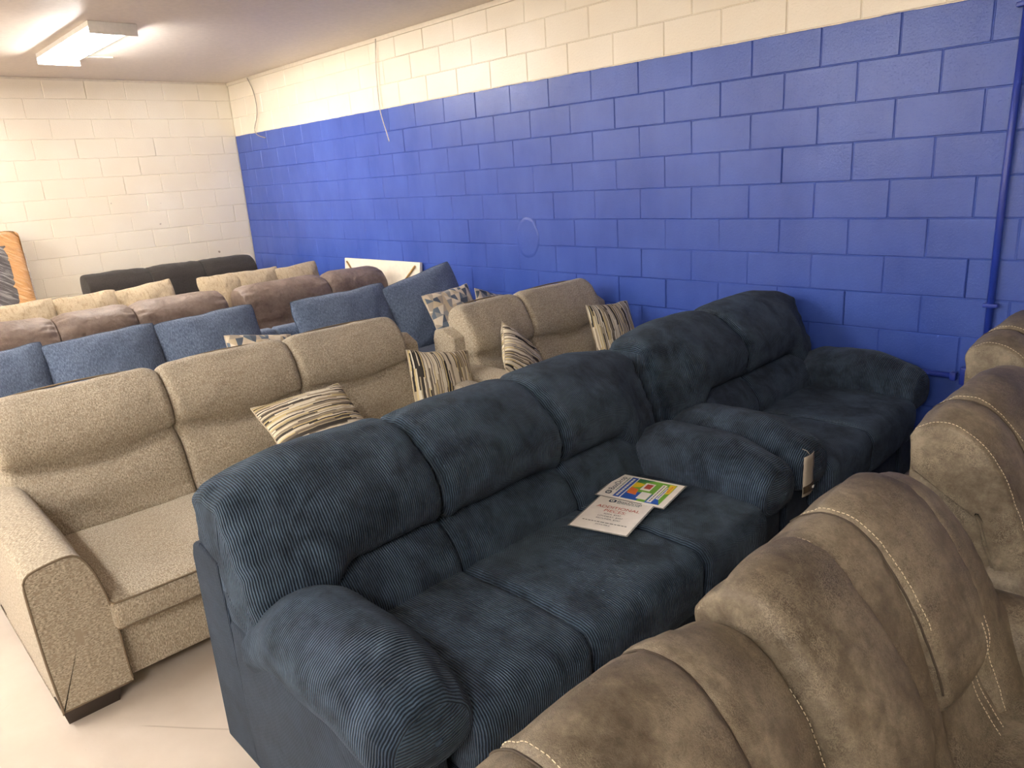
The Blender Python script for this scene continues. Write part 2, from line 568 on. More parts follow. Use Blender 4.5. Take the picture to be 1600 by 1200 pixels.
M['bluepaint'] = plain('conduit_blue_paint', srgb(34, 58, 158), .35)
M['white_enamel'] = plain('white_enamel', srgb(232, 226, 216), .35)
M['wire'] = plain('white_wire', srgb(214, 205, 190), .5)
M['greywire'] = plain('grey_wire', srgb(150, 140, 128), .5)
M['panel'] = plain('white_panel', srgb(236, 226, 208), .4)
M['brass'] = plain('brass_rod', srgb(178, 142, 92), .35, .6)
M['paper'] = plain('sheet_paper', srgb(252, 248, 240), .35)
M['lam'] = plain('laminate_edge', srgb(150, 150, 146), .2)
M['ink_navy'] = plain('navy_ink', srgb(34, 58, 84), .4)
M['ink_teal'] = plain('teal_ink', srgb(60, 120, 110), .4)
M['ink_red'] = plain('red_ink', srgb(196, 84, 66), .4)
M['ink_black'] = plain('black_ink', srgb(60, 58, 58), .4)
M['ink_blue'] = plain('blue_ink', srgb(38, 92, 190), .4)
M['ink_green'] = plain('green_ink', srgb(122, 184, 60), .4)
M['ink_dkgreen'] = plain('dark_green_ink', srgb(70, 140, 84), .4)
M['ink_yellow'] = plain('yellow_ink', srgb(242, 210, 40), .4)
M['ink_orange'] = plain('orange_ink', srgb(236, 128, 58), .4)
M['tagpaper'] = plain('tag_paper', srgb(188, 178, 162), .3)
M['tagdark'] = plain('tag_brown', srgb(74, 60, 46), .4)

def emis(name, col, st):
    t = NT(name)
    t.base((1, 1, 1, 1))
    t.b.inputs['Emission Color'].default_value = col
    t.b.inputs['Emission Strength'].default_value = st
    return t.m
M['lamp'] = emis('glowing_tube', LAMP_COL, LAMP)

def plastic(name, c1, c2):
    t = NT(name)
    ob = t.n('ShaderNodeTexCoord').outputs['Object']
    v = t.mapping(ob, (1, 1, 1), (0, 0, 0), (.6, 0, 0))
    cr = t.noise(t.mapping(v, (6, 5, 26)), 1.2, 4, .6, 1.2)
    cl = t.ramp(t.noise(t.mapping(v, (5, 3, 30)), 1.6, 3, .6, .8), [(.5, 0.0), (.66, 1.0)])
    t.base(t.mix(t.math('MULTIPLY', cl, .7), c1, c2))
    t.rough(.18)
    t.b.inputs['Coat Weight'].default_value = .6
    t.b.inputs['Coat Roughness'].default_value = .12
    t.nrm(t.bump(cr, 1.0, .03))
    return t.m
M['orange'] = plastic('wrapped_orange_border', srgb(214, 160, 104), srgb(232, 190, 144))
M['greyplastic'] = plastic('wrapped_grey_panel', srgb(92, 88, 88), srgb(176, 172, 170))
M['clear'] = plastic('wrap_white', srgb(214, 200, 184), srgb(240, 230, 216))

# ------------------------------------------------------------------ room shell
def block_wall(name, plane, length, joint0, mat, seed):
    """painted concrete block courses as real relief. plane 'blue': y=0 facing -y, along x; 'far': x=0 facing +x, along -y."""
    rnd = random.Random(seed)
    V, F = [], []
    def P(a, z, d):   # d: out of the wall toward the room
        return (a, -d, z) if plane == 'blue' else (d, -a, z)
    zs = [ZP - k * CH for k in range(-3, 13)]
    zs = sorted([z for z in zs if z > 0] + [0.0])
    zs[-1] = ZC
    courses = list(zip(zs, zs[1:]))
    hd = {i: rnd.uniform(.004, .0065) for i in range(len(zs))}
    top_index = len(courses)
    for ci, (z0, z1) in enumerate(courses):
        row = round((ZP - z1) / CH)
        base = (joint0 + (0 if row % 2 == 0 else CW / 2)) % CW
        cuts = [0.0] + [base + k * CW for k in range(int(length / CW) + 2) if 0.02 < base + k * CW < length - .02] + [length]
        vd = [rnd.choice([.0006, .0015, .003, .0045, .006]) for _ in cuts]
        for i in range(len(cuts) - 1):
            a0, a1 = cuts[i], cuts[i + 1]
            e = .0065; e2 = .0055
            dl, dr, db, dt = vd[i], vd[i + 1], hd[ci], hd[ci + 1]
            off = rnd.uniform(-.0008, .0008)
            tl = rnd.uniform(-.0006, .0006)
            jl = rnd.uniform(-.003, .003)
            o = len(V)
            w0 = .0012
            # outer mortar line, chamfer, face
            for (a, z, d) in ((a0, z0, -max(dl, db)), (a1, z0, -max(dr, db)), (a1, z1, -max(dr, dt)), (a0, z1, -max(dl, dt))):
                V.append(P(a, z, d))
            for (a, z, d) in ((a0 + w0, z0 + w0, -max(dl, db)), (a1 - w0, z0 + w0, -max(dr, db)), (a1 - w0, z1 - w0, -max(dr, dt)), (a0 + w0, z1 - w0, -max(dl, dt))):
                V.append(P(a, z, d))
            for (a, z, d) in ((a0 + e, z0 + e2, off), (a1 - e, z0 + e2, off + tl), (a1 - e, z1 - e2, off + tl), (a0 + e, z1 - e2, off)):
                V.append(P(a, z, d))
            for k in range(4):
                k2 = (k + 1) % 4
                F.append((o + k, o + k2, o + 4 + k2, o + 4 + k))
                F.append((o + 4 + k, o + 4 + k2, o + 8 + k2, o + 8 + k))
            F.append((o + 8, o + 9, o + 10, o + 11))
    # slab behind
    o = len(V)
    for d in (-.006, -.15):
        for (a, z) in ((-.15 if plane == 'far' else -.15, 0), (length + .15, 0), (length + .15, ZC), (-.15, ZC)):
            V.append(P(a, z, d))
    F += [(o, o + 1, o + 2, o + 3), (o + 4, o + 7, o + 6, o + 5), (o, o + 4, o + 5, o + 1), (o + 1, o + 5, o + 6, o + 2), (o + 2, o + 6, o + 7, o + 3), (o + 3, o + 7, o + 4, o)]
    ob = mesh_obj(name, V, F, mat, smooth=False)
    bm = bmesh.new(); bm.from_mesh(ob.data)
    bmesh.ops.remove_doubles(bm, verts=bm.verts, dist=1e-5)
    bmesh.ops.recalc_face_normals(bm, faces=bm.faces)
    # make sure the relief faces look into the room
    bm.normal_update()
    for f in bm.faces:
        c = f.calc_center_median()
        n = f.normal
        front = (c.y > -.01 and c.y < .0059) if plane == 'blue' else (c.x < .01 and c.x > -.0059)
        if front:
            s = -n.y if plane == 'blue' else n.x
            if s < -0.01: f.normal_flip()
    bm.to_mesh(ob.data); bm.free()
    tag(ob, kind='structure')
    return ob

block_wall('wall_right', 'blue', XR, 7.3078 - CW * 17 , M['wall_blue'], 3)
block_wall('wall_far', 'far', -YN, 0.1705, M['wall_white'], 8)
for nm, b in (('wall_near', (XR, XR + .15, YN, 0, 0, ZC)), ('wall_left', (-.15, XR + .15, YN - .15, YN, 0, ZC))):
    tag(rbox(nm, *b, M['wall_white'], r=0), kind='structure')
tag(rbox('floor', -.15, XR + .15, YN - .15, .15, -.12, 0, M['floor'], r=0), kind='structure')
tag(rbox('ceiling', -.15, XR + .15, YN - .15, .15, ZC, ZC + .12, M['ceil'], r=0), kind='structure')
tag(rbox('trim_1', 0.0, XR, -.016, -.001, ZC - .038, ZC - .0005, M['trim'], r=.003), kind='structure')
tag(rbox('trim_2', 0.001, .012, YN, -.02, ZC - .022, ZC - .0005, M['trim'], r=.003), kind='structure')

# round plaster repair on the blue wall
def blob(name, cx, cz, rx, rz, y, th, mat):
    V, F = [], []
    n = 48
    rings = [(1.0, 0.0), (.96, th), (.80, th * .75), (.5, th * .9), (.2, th)]
    for (s, d) in rings:
        for k in range(n):
            a = 2 * PI * k / n
            rr = 1 + .10 * noise.noise(Vector((math.cos(a) * 1.7, math.sin(a) * 1.7, 4)))
            V.append((cx + rx * s * rr * math.cos(a), y - d, cz + rz * s * rr * math.sin(a)))
    for j in range(len(rings) - 1):
        for k in range(n):
            F.append((j * n + k, j * n + (k + 1) % n, (j + 1) * n + (k + 1) % n, (j + 1) * n + k))
    F.append(tuple((len(rings) - 1) * n + k for k in range(n)))
    return mesh_obj(name, V, F, mat)
pp = blob('trim_3', 4.975, 1.245, .125, .17, .003, .007, M['wall_blue'])
tag(pp, 'round raised plaster repair painted blue on the block wall', kind='structure')

# ------------------------------------------------------------------ ceiling lights
def ceiling_light(x, y, label):
    t = empty('ceiling_light', (x, y, ZC - .075))
    L, W = 1.24, .34
    L2 = .76
    tag(t, label, 'ceiling light', 'twin tube ceiling lights')
    poly = [(-W / 2, .038), (-W / 2, .074), (W / 2, .074), (W / 2, .038), (W / 2 - .004, .038), (W / 2 - .008, .056),
            (.04, .062), (.012, .030), (-.012, .030), (-.04, .062), (-W / 2 + .008, .056), (-W / 2 + .004, .038)]
    prism('housing', poly, 'x', -L2, L2, M['white_enamel'], t)
    for s in (-1, 1):
        rbox('end_plate', s * L2 - .004, s * L2 + .004, -W / 2, W / 2, -.012, .074, M['white_enamel'], t, r=.002)
        pts = [(a, s * .078, .012) for a in (-L2 + .03, 0, L2 - .03)]
        tube('lamp_tube', pts, .0165, M['lamp'], t, n=14)
        for e in (-1, 1):
            rbox('lamp_holder', e * (L2 - .022) - .01, e * (L2 - .022) + .01, s * .078 - .02, s * .078 + .02, -.006, .055, M['white_enamel'], t, r=.003)
    return t
ceiling_light(2.18, -2.17, 'glowing twin tube light on the ceiling near the far wall')
for (x, y) in ((2.2, -5.3), (5.6, -5.3), (9.8, -6.0), (2.2, -8.6), (5.6, -8.6), (9.6, -8.6)):
    ceiling_light(x, y, 'twin tube ceiling light elsewhere in the room beyond the frame')
pl_ = rbox('ceiling_plate', 1.40, 1.46, -1.98, -1.72, ZC - .012, ZC - .001, M['trim'], None, r=.002)
tag(pl_, 'small flat cover strip on the ceiling beside the glowing light', 'cover plate')

# ------------------------------------------------------------------ conduits, cables
def cyl_path(name, pts, r, mat, parent=None, n=12):
    return tube(name, pts, r, mat, parent, n=n)
t = empty('vertical_conduit', (8.245, -.022, 0.70))
tag(t, 'blue painted vertical pipe running up the blue block wall', 'pipe')
cyl_path('pipe', [(0, 0, -.10), (0, 0, .8), (.02, 0, ZC - .72)], .017, M['bluepaint'], t)
for z in (.25, 1.63):
    rbox('pipe_strap', -.03, .035, -.020, .018, z, z + .02, M['bluepaint'], t, r=.003)
t = empty('horizontal_conduit', (7.6, -.025, .572))
tag(t, 'blue painted horizontal pipe low on the wall behind the navy loveseat', 'pipe')
cyl_path('pipe', [(-.55, 0, 0), (.1, 0, .002), (.52, 0, 0)], .016, M['bluepaint'], t)
rbox('coupling', .50, .53, -.022, .022, -.022, .022, M['bluepaint'], t, r=.004)
rbox('junction_box', .545, .64, -.02, .02, -.04, .055, M['bluepaint'], t, r=.008)
def cable(name, ctrl, r, mat):
    p, _ = catmull([Vector(c) for c in ctrl], 40, closed=False)
    return tube(name, p, r, mat, None, n=8)
c1 = cable('hanging_cable', [(.585, -.02, 3.0), (.70, -.03, 2.86), (.735, -.03, 2.72), (.71, -.03, 2.58), (.60, -.03, 2.44), (.66, -.035, 2.37), (.83, -.03, 2.325)], .0048, M['greywire'])
tag(c1, 'thin wire hanging from the ceiling edge near the room corner', 'cable')
c2 = cable('hanging_cable', [(3.20, -.02, 3.0), (3.17, -.025, 2.8), (3.155, -.025, 2.55), (3.17, -.03, 2.38), (3.23, -.03, 2.2), (3.26, -.03, 2.11)], .0048, M['wire'])
tag(c2, 'white wire hanging down over the top edge of the blue paint', 'cable')

# ------------------------------------------------------------------ pillows
def pillow_geo(w, h, th, seed=0, n=30, pinch=.07, crease=.006, soft=.035):
    V, F, U = [], [], []
    def P(u, v, s):
        x = w / 2 * u * (1 - pinch * (1 - v * v) * abs(u))
        y = h / 2 * v * (1 - pinch * (1 - u * u) * abs(v))
        k = 1 - soft * abs(u * v) ** 5
        x *= k; y *= k
        x += w * .012 * noise.noise(Vector((v * 2.3, seed * 1.3, u * .8)))
        y += h * .020 * noise.noise(Vector((u * 2.3, seed * 1.7 + 5, v * .8)))
        a = max(0, 1 - u * u); b = max(0, 1 - v * v)
        t = th / 2 * (a ** .55) * (b ** .55)
        q = noise.noise(Vector((u * 2.1 + seed, v * 2.1, s)))
        q2 = noise.noise(Vector((u * 6 + seed, v * 6, s * 2)))
        t *= 1 + .18 * q
        t += crease * q2 * (a * b) ** .3
        # a little drop of the corners
        return (x, y, s * t)
    idx = {}
    for s in (1, -1):
        for j in range(n + 1):
            for i in range(n + 1):
                u = math.sin((i / n * 2 - 1) * PI / 2); v = math.sin((j / n * 2 - 1) * PI / 2)
                bd = i in (0, n) or j in (0, n)
                if bd and s == -1:
                    idx[(s, i, j)] = idx[(1, i, j)]
                    continue
                idx[(s, i, j)] = len(V)
                V.append(P(u, v, s))
        for j in range(n):
            for i in range(n):
                q = [idx[(s, i, j)], idx[(s, i + 1, j)], idx[(s, i + 1, j + 1)], idx[(s, i, j + 1)]]
                if s == -1: q = q[::-1]
                F.append(tuple(q))
                for k in q: U.append((V[k][0] + .5 + seed * .37, V[k][1] + .5 + (0 if s == 1 else .3)))
    rim = [V[idx[(1, i, 0)]] for i in range(n)] + [V[idx[(1, n, j)]] for j in range(n)] + [V[idx[(1, n - i, n)]] for i in range(n)] + [V[idx[(1, 0, n - j)]] for j in range(n)]
    return V, F, U, rim

def frame_from(TL, TR, BL):
    TL, TR, BL = Vector(TL), Vector(TR), Vector(BL)
    r = (TR - TL).normalized()
    u = (TL - BL); u = (u - r * u.dot(r)).normalized()
    n = r.cross(u)
    return r, u, n

def throw_pillow(name, c, right, up, w, h, th, mat, trim, label, cat, group, seed, turn=False, tip=None):
    V, F, U, rim = pillow_geo(w, h, th, seed)
    if turn: U = [(b, a) for (a, b) in U]
    t = empty(name, c)
    r = Vector(right).normalized(); u = Vector(up); u = (u - r * u.dot(r)).normalized(); n = r.cross(u)
    m = Matrix((r, u, n)).transposed().to_4x4(); m.translation = Vector(c)
    t.matrix_world = m
    tag(t, label, cat, group)
    mesh_obj('cover', V, F, mat, t, U)
    tube('piping', rim, .0035, trim, t, n=6, closed=True)
    return t

# ------------------------------------------------------------------ sofas
def root_for(name, xb, y0, W, label, cat, rz=0, group=None):
    t = empty(name, (xb, y0 + W / 2, 0), rz)
    return tag(t, label, cat, group)

def wrinkle(seed, amp=.006, sc=5.0, sc2=16.0):
    def f(a, p, q, fr):
        return amp * noise.noise(Vector((a * sc + seed, p * sc, q * sc))) + amp * .45 * noise.noise(Vector((a * sc2, p * sc2 + seed, q * sc2)))
    return f

def navy_sofa(name, xb, y0, W, bounds, label, cat, zup=0.0, armw=.27, group=None):
    """y coordinates local, 0 = left outer side (world y0); bounds = boundaries between seats"""
    t = root_for(name, xb, y0, W, label, cat, group=group)
    h = W / 2
    Y = lambda y: y - h
    n = len(bounds) + 1
    # frame: back, base, arm panels
    prism('back_frame', [(0.0, .03), (0.0, .70 + zup), (.02, .745 + zup), (.07, .76 + zup), (.20, .74 + zup), (.24, .03)], 'y', Y(0.0), Y(W), M['cord_flat'], t, r=.012)
    rbox('base', .20, .93, Y(.02), Y(W - .02), .04, .30, M['cord_flat'], t, r=.015)
    for s in (0, 1):
        a, b = (0.0, .21) if s == 0 else (W - .21, W)
        prism('arm_frame', [(.20, .03), (.20, .56), (.9, .50), (.945, .45), (.95, .03)], 'y', Y(a), Y(b), M['cord_flat'], t, r=.02)
        # puffy arm pad, swept front-back
        def prof(x, s=s):
            e = sstep(.25, .5, x)
            zt = .60 + .095 * e - .055 * sstep(.75, 1.02, x)
            pts = [(.035, zt - .215), (-.012, zt - .17), (-.02, zt - .11), (.005, zt - .05), (.06, zt - .008), (.13, zt + .005), (.20, zt - .012),
                   (armw - .012, zt - .06), (armw + .008, zt - .12), (armw - .005, zt - .18), (.20, zt - .22), (.12, zt - .225)]
            if s == 1: pts = [(W - p, q) for p, q in pts]
            return [(Y(p), q) for p, q in pts]
        wr = wrinkle(3 + s * 7 + y0, .006)
        def dsp(a, p, q, fr, wr=wr):
            return wr(a, p, q, fr) + .008 * math.sin(PI * sstep(.3, 1.0, a))
        ob = loft('arm_pad', .26, 1.005, prof, M['cord'], t, nv=80, dy=.010, r=.065, rin=.042, disp=dsp, axis='x', gather=.008, gdist=.10, gfreq=26, seed=s + 1, cap_bulge=.02)
    # seats
    inner = [armw - .02] + list(bounds) + [W - armw + .02]
    for i in range(n):
        a, b = inner[i] + .003, inner[i + 1] - .003
        zt = .515
        def prof(y, a=a, b=b):
            c = .022 * math.sin(PI * min(max((y - h * 0 + h - a) / (b - a), 0), 1)) ** .6 if False else .016
            return [(.30, zt - .03), (.45, zt - .002), (.62, zt + c * .6), (.82, zt + c * .8), (.965, zt + .006), (1.012, zt - .018), (1.030, zt - .07), (1.02, zt - .19), (.985, zt - .235), (.90, zt - .245), (.5, zt - .22), (.32, zt - .2)]
        wr = wrinkle(11 + i * 3 + y0, .006)
        loft('seat_cushion', Y(a), Y(b), prof, M['cord'], t, nv=90, dy=.012, r=.035, rin=.03, disp=wr)
    # backs: upper pad over lumbar pad
    edges = [0.012] + [b + .0 for b in bounds] + [W - .012]
    edges_in = list(edges)
    for i in range(n):
        a, b = edges[i] + .002, edges[i + 1] - .002
        first, last = i == 0, i == n - 1
        def zl(y):
            z = .665
            sag = .018 * (1 - sstep(0, .10, min(y - a, b - y)))
            z -= sag * (0 if (first and y - a < .2) or (last and b - y < .2) else 1)
            lo = .43
            if first: z = lo + (z - lo) * sstep(.13, .34, y) ** .8
            if last: z = lo + (z - lo) * sstep(.13, .34, W - y) ** .8
            return z + zup * .6
        def prof(yl):
            y = yl + h
            z0 = zl(y)
            out = 0
            if first: out = 1 - sstep(.05, .30, y)
            if last: out = max(out, 1 - sstep(.05, .30, W - y))
            zt = .985 + zup - .030 * out - .004 * (1 - sstep(0, .10, min(y - a, b - y)))
            xs = -.045 * out
            k = z0
            return [(.345 + xs * .3 + (.665 - k) * .28, k), (.405 + xs * .4 + (.665 - k) * .12, k + .045), (.418 + xs * .5, k + (zt - k) * .36), (.392 + xs, k + (zt - k) * .58), (.325 + xs, zt - .075),
                    (.235, zt - .018), (.15, zt), (.065, zt - .012), (.02, zt - .05), (.012, zt - .12), (.015, zt - .22), (.05, zt - .27), (.12, min(zt - .30, k + .02)), (.22, k - .01)]
        wr = wrinkle(21 + i * 5 + y0 * 2, .007)
        def dsp(a_, p, q, fr, wr=wr, first=first, last=last, a=a, b=b):
            y = a_ + h
            c = .012 * math.sin(PI * min(max((y - a) / (b - a), 0), 1)) ** .5
            v = wr(a_, p, q, fr) + c - .006
            # gathers at the outer corners
            for fl, d in ((first, y), (last, W - y)):
                if fl and d < .3:
                    v += .020 * math.exp(-d / .11) * noise.noise(Vector((d * 5, q * 24 + 3, p * 9)))
            return v
        loft('back_cushion', Y(a), Y(b), prof, M['cord'], t, nv=120, dy=.010, r=.05 if (first or last) else .03, rin=.045 if (first or last) else .034, disp=dsp, gather=.007, gdist=.05, gfreq=30, seed=i + 2)
        # lumbar
        la, lb = (armw - .04 if first else a), (W - armw + .04 if last else b)
        def prof2(yl):
            y = yl + h
            zz = .69 + zup * .6
            return [(.24, zz), (.335, zz - .015), (.40, zz - .05), (.445, zz - .10), (.475, zz - .155), (.47, zz - .22), (.38, zz - .24), (.25, zz - .2), (.2, zz - .1)]
        wr2 = wrinkle(31 + i * 5 + y0, .006)
        loft('lumbar_cushion', Y(la), Y(lb), prof2, M['cord'], t, nv=72, dy=.012, r=.035, rin=.032, disp=wr2)
    # feet
    for fx in (.08, .86):
        for fy in (.08, W - .08):
            rbox('foot', fx - .03, fx + .03, Y(fy - .03), Y(fy + .03), 0, .045, M['foot'], t, r=.004)
    return t

navy_sofa('navy_sofa', 7.035, -3.615, 1.945, [.685, 1.265], 'dark navy corduroy three seat sofa with two printed sheets on its seat', 'sofa')
navy_sofa('navy_loveseat', 7.03, -1.622, 1.515, [.69], 'dark navy corduroy loveseat between the navy sofa and the blue wall', 'loveseat', zup=.03)

def beige_sofa(name, xb, y0, W, bounds, label, cat, zup=0.0):
    t = root_for(name, xb, y0, W, label, cat)
    h = W / 2
    Y = lambda y: y - h
    n = len(bounds) + 1
    mt = M['beige']
    prism('back_frame', [(0.02, .06), (-.04, .78 + zup), (-.02, .84 + zup), (.06, .85 + zup), (.16, .80 + zup), (.24, .06)], 'y', Y(.02), Y(W - .02), mt, t, r=.015)
    rbox('base', .2, 1.05, Y(.2), Y(W - .2), .065, .30, mt, t, r=.012)
    aw = .225
    for s in (0, 1):
        def prof(x, s=s):
            zt = .60 + .03 * sstep(1.1, .4, x)
            pts = [(.012, .066), (.008, .072), (-.003, .25), (-.008, .45), (-.008, zt - .045), (-.002, zt - .018), (.015, zt), (.07, zt + .012), (.125, zt + .016), (.158, zt + .004), (.182, zt - .035), (.200, zt - .09), (.217, zt - .18), (.228, zt - .31), (.232, .15), (.236, .072), (.232, .066), (.12, .065)]
            if s == 1: pts = [(W - p, q) for p, q in pts]
            return [(Y(p), q) for p, q in pts]
        ap = loft('arm', .02, 1.085, prof, mt, t, nv=110, dy=.02, r=.006, rin=.003, axis='x', disp=wrinkle(5 + s, .003), cap_bulge=.0)
        # piping round the front panel
        pp, _ = catmull([(a, b) for a, b in prof(1.08)], 90)
        tube('arm_piping', [(1.083, p.x, p.y) for p in pp], .0045, M['beige_pipe'], t, closed=True)
        foot = [(.0, .065), (.13, .065), (.105, 0), (.03, 0)]
        for fx in (.965, .06):
            ya, yb = (.0, .20) if s == 0 else (W - .20, W)
            bm = box_geo(fx, fx + .11, Y(ya + .004), Y(yb - .004), 0, .068, .0)
            for v in bm.verts:
                if v.co.z < .01:
                    v.co.x += .012 if v.co.x < fx + .05 else -.012
                    v.co.y += .012 if v.co.y < Y((ya + yb) / 2) else -.012
            bm_obj('foot', bm, M['foot'], t)
    inner = [aw - .01] + list(bounds) + [W - aw + .01]
    for i in range(n):
        a, b = inner[i] + .003, inner[i + 1] - .003
        zt = .405
        def prof(y):
            return [(.30, zt - .02), (.5, zt + .008), (.8, zt + .012), (1.0, zt + .006), (1.085, zt - .003), (1.115, zt - .018), (1.125, zt - .06), (1.115, zt - .10), (1.09, zt - .115), (.9, zt - .12), (.5, zt - .11), (.32, zt - .10)]
        loft('seat_cushion', Y(a), Y(b), prof, mt, t, nv=90, dy=.014, r=.022, rin=.02, disp=wrinkle(41 + i * 3 + y0, .005))
        for (zz, xx) in ((zt - .008, 1.109), (zt - .110, 1.107)):
            pts = [(.5, Y(a + .002), zz + .004), (1.0, Y(a + .0), zz + .002), (xx - .02, Y(a + .006), zz), (xx, Y(a + .03), zz), (xx + .004, Y((a + b) / 2), zz), (xx, Y(b - .03), zz), (xx - .02, Y(b - .006), zz), (1.0, Y(b), zz + .002), (.5, Y(b - .002), zz + .004)]
            pts, _ = catmull(pts, 60, closed=False)
            tube('seat_piping', pts, .004, M['beige_pipe'], t)
    edges = [.03 if n > 0 else 0] + list(bounds) + [W - .06]
    edges[0] = .10
    for i in range(n):
        a, b = edges[i] + .002, edges[i + 1] - .002
        if i == 0: a = aw - .11
        if i == n - 1: b = W - aw + .07
        zt = .985 + zup
        def prof(yl, a=a, b=b):
            y = yl + h
            de = min(y - a, b - y)
            zz = zt - .010 * (1 - sstep(0, .07, de))
            return [(.36, .385), (.335, .46), (.312, .54), (.278, .63), (.252, .685), (.258, .73), (.246, .80), (.208, .89), (.155, .95 + zup), (.10, zz), (.04, zz - .01), (.0, zz - .05), (-.005, .85), (.02, .70), (.06, .5), (.14, .385), (.26, .36)]
        wr = wrinkle(51 + i * 4 + y0, .006, 4.5)
        cz = .675 + .01 * i
        def dsp(yl, p, q, fr, a=a, b=b, wr=wr, cz=cz):
            y = yl + h
            u = (y - a) / (b - a)
            v = wr(yl, p, q, fr)
            if p > .17:
                sagz = cz + .02 * math.cos(u * PI * 2)
                kk = sstep(0, .18, y - a) * .75 + .25
                v -= .026 * math.exp(-((q - sagz) / .013) ** 2) * kk
                v -= .012 * math.exp(-((q - sagz) / .055) ** 2)
                v += .018 * math.sin(PI * min(max(u, 0), 1)) ** .5 * math.exp(-((q - .80) / .12) ** 2)
                v += .022 * math.sin(PI * min(max(u, 0), 1)) ** .5 * math.exp(-((q - .54) / .11) ** 2)
            return v - .004
        loft('back_cushion', Y(a), Y(b), prof, mt, t, nv=130, dy=.012, r=.035, rin=.026, disp=dsp, gather=.005, gdist=.035, gfreq=30, seed=i)
        # piping over the back edge of the cushion and down both sides
        pts = []
        for yy, xx, z_ in ((a + .010, .225, .80), (a + .012, .185, .88 + zup), (a + .022, .085, .945 + zup), (a + .06, .045, zt - .018), ((a + b) / 2, .045, zt - .004), (b - .06, .045, zt - .018), (b - .022, .085, .945 + zup), (b - .012, .185, .88 + zup), (b - .010, .225, .80)):
            pts.append((xx, Y(yy), z_))
        pts, _ = catmull(pts, 80, closed=False)
        tube('back_piping', pts, .0045, M['beige_pipe'], t)
    return t

beige_sofa('beige_sofa', 5.45, -3.985, 2.36, [.83, 1.50], 'beige tweed three seat sofa with dark block feet', 'sofa')
beige_sofa('beige_loveseat', 5.66, -1.56, 1.50, [.64], 'beige tweed loveseat beside the blue wall behind the navy loveseat', 'loveseat', zup=.015)

def cushion_geo_obj(name, c, w, h, th, lean, mat, pipe, parent, seed, yaw=0, roll=0, pinch=.05, pr=.0035, crease=.010):
    """loose pillow back: face toward +x, leaning back by lean"""
    V, F, U, rim = pillow_geo(w, h, th, seed, n=34, pinch=pinch, crease=crease, soft=.06)
    m = Matrix.Translation(Vector(c)) @ Matrix.Rotation(yaw, 4, 'Z') @ Matrix.Rotation(-lean, 4, 'Y') @ Matrix.Rotation(roll, 4, 'X') @ Matrix(((0, 0, 1, 0), (1, 0, 0, 0), (0, 1, 0, 0), (0, 0, 0, 1)))
    V = [m @ Vector(v) for v in V]
    rim = [m @ Vector(v) for v in rim]
    o = mesh_obj(name, V, F, mat, parent, U)
    if pipe: tube('piping', rim, pr, pipe, o, n=5, closed=True)
    return o

def pillow_sofa(name, xb, y0, W, cush, mat, pipe, label, cat, seat_z=.46, arm_z=.60, arm_w=.18, lean=.30, th=.25, pr=.0035, pinch=.05, back_h=.78, cx=.34):
    """cush: list of (centre_y, width, height, z_centre, yaw, roll)"""
    t = root_for(name, xb, y0, W, label, cat)
    h = W / 2
    Y = lambda y: y - h
    prism('back_frame', [(0.02, .06), (-.02, back_h - .04), (.0, back_h), (.10, back_h), (.15, back_h - .05), (.24, .06)], 'y', Y(0), Y(W), mat, t, r=.02)
    rbox('base', .2, .95, Y(.05), Y(W - .05), .06, .28, mat, t, r=.015)
    for s in (0, 1):
        a, b = (0, arm_w) if s == 0 else (W - arm_w, W)
        def prof(x, a=a, b=b):
            return [(Y(a), .06), (Y(a) - .004, .3), (Y(a), arm_z - .06), (Y(a) + .02, arm_z - .01), (Y((a + b) / 2), arm_z + .008), (Y(b) - .02, arm_z - .01), (Y(b), arm_z - .06), (Y(b) + .004, .3), (Y(b), .06), (Y((a + b) / 2), .055)]
        loft('arm', .03, .98, prof, mat, t, nv=60, dy=.03, r=.03, rin=.025, axis='x')
    n = len(cush)
    wseat = (W - 2 * arm_w) / n
    for i in range(n):
        a = arm_w + i * wseat
        def prof(y):
            z = seat_z
            return [(.22, z - .02), (.5, z + .01), (.85, z + .005), (.97, z - .02), (.99, z - .08), (.96, z - .16), (.8, z - .18), (.3, z - .17)]
        loft('seat_cushion', Y(a + .003), Y(a + wseat - .003), prof, mat, t, nv=50, dy=.03, r=.03, rin=.025)
    for i, (cy, w, hh, zc, yaw, roll) in enumerate(cush):
        cushion_geo_obj('back_cushion', (cx, Y(cy), zc), w, hh, th, lean, mat, pipe, t, seed=i * 3 + abs(y0) * 2, yaw=yaw, roll=roll, pinch=pinch, pr=pr)
    for fx in (.06, .88):
        for fy in (.06, W - .06):
            rbox('foot', fx - .03, fx + .03, Y(fy - .03), Y(fy + .03), 0, .062, M['foot'], t, r=.003)
    return t

# blue chenille pair
pillow_sofa('blue_sofa', 4.10, -4.24, 2.36, [(.54, .70, .58, .725, 0, .03), (1.18, .66, .58, .725, .03, .02), (1.82, .68, .58, .735, -.03, .04)],
            M['blue'], M['blue_pipe'], 'blue chenille three seat sofa behind the beige sofa', 'sofa')
pillow_sofa('blue_loveseat', 4.10, -1.865, 1.73, [(.45, .84, .58, .72, 0, .02), (1.22, .80, .60, .745, .05, .17)],
            M['blue'], M['blue_pipe'], 'blue chenille loveseat whose cushion corner points up by the blue wall', 'loveseat')
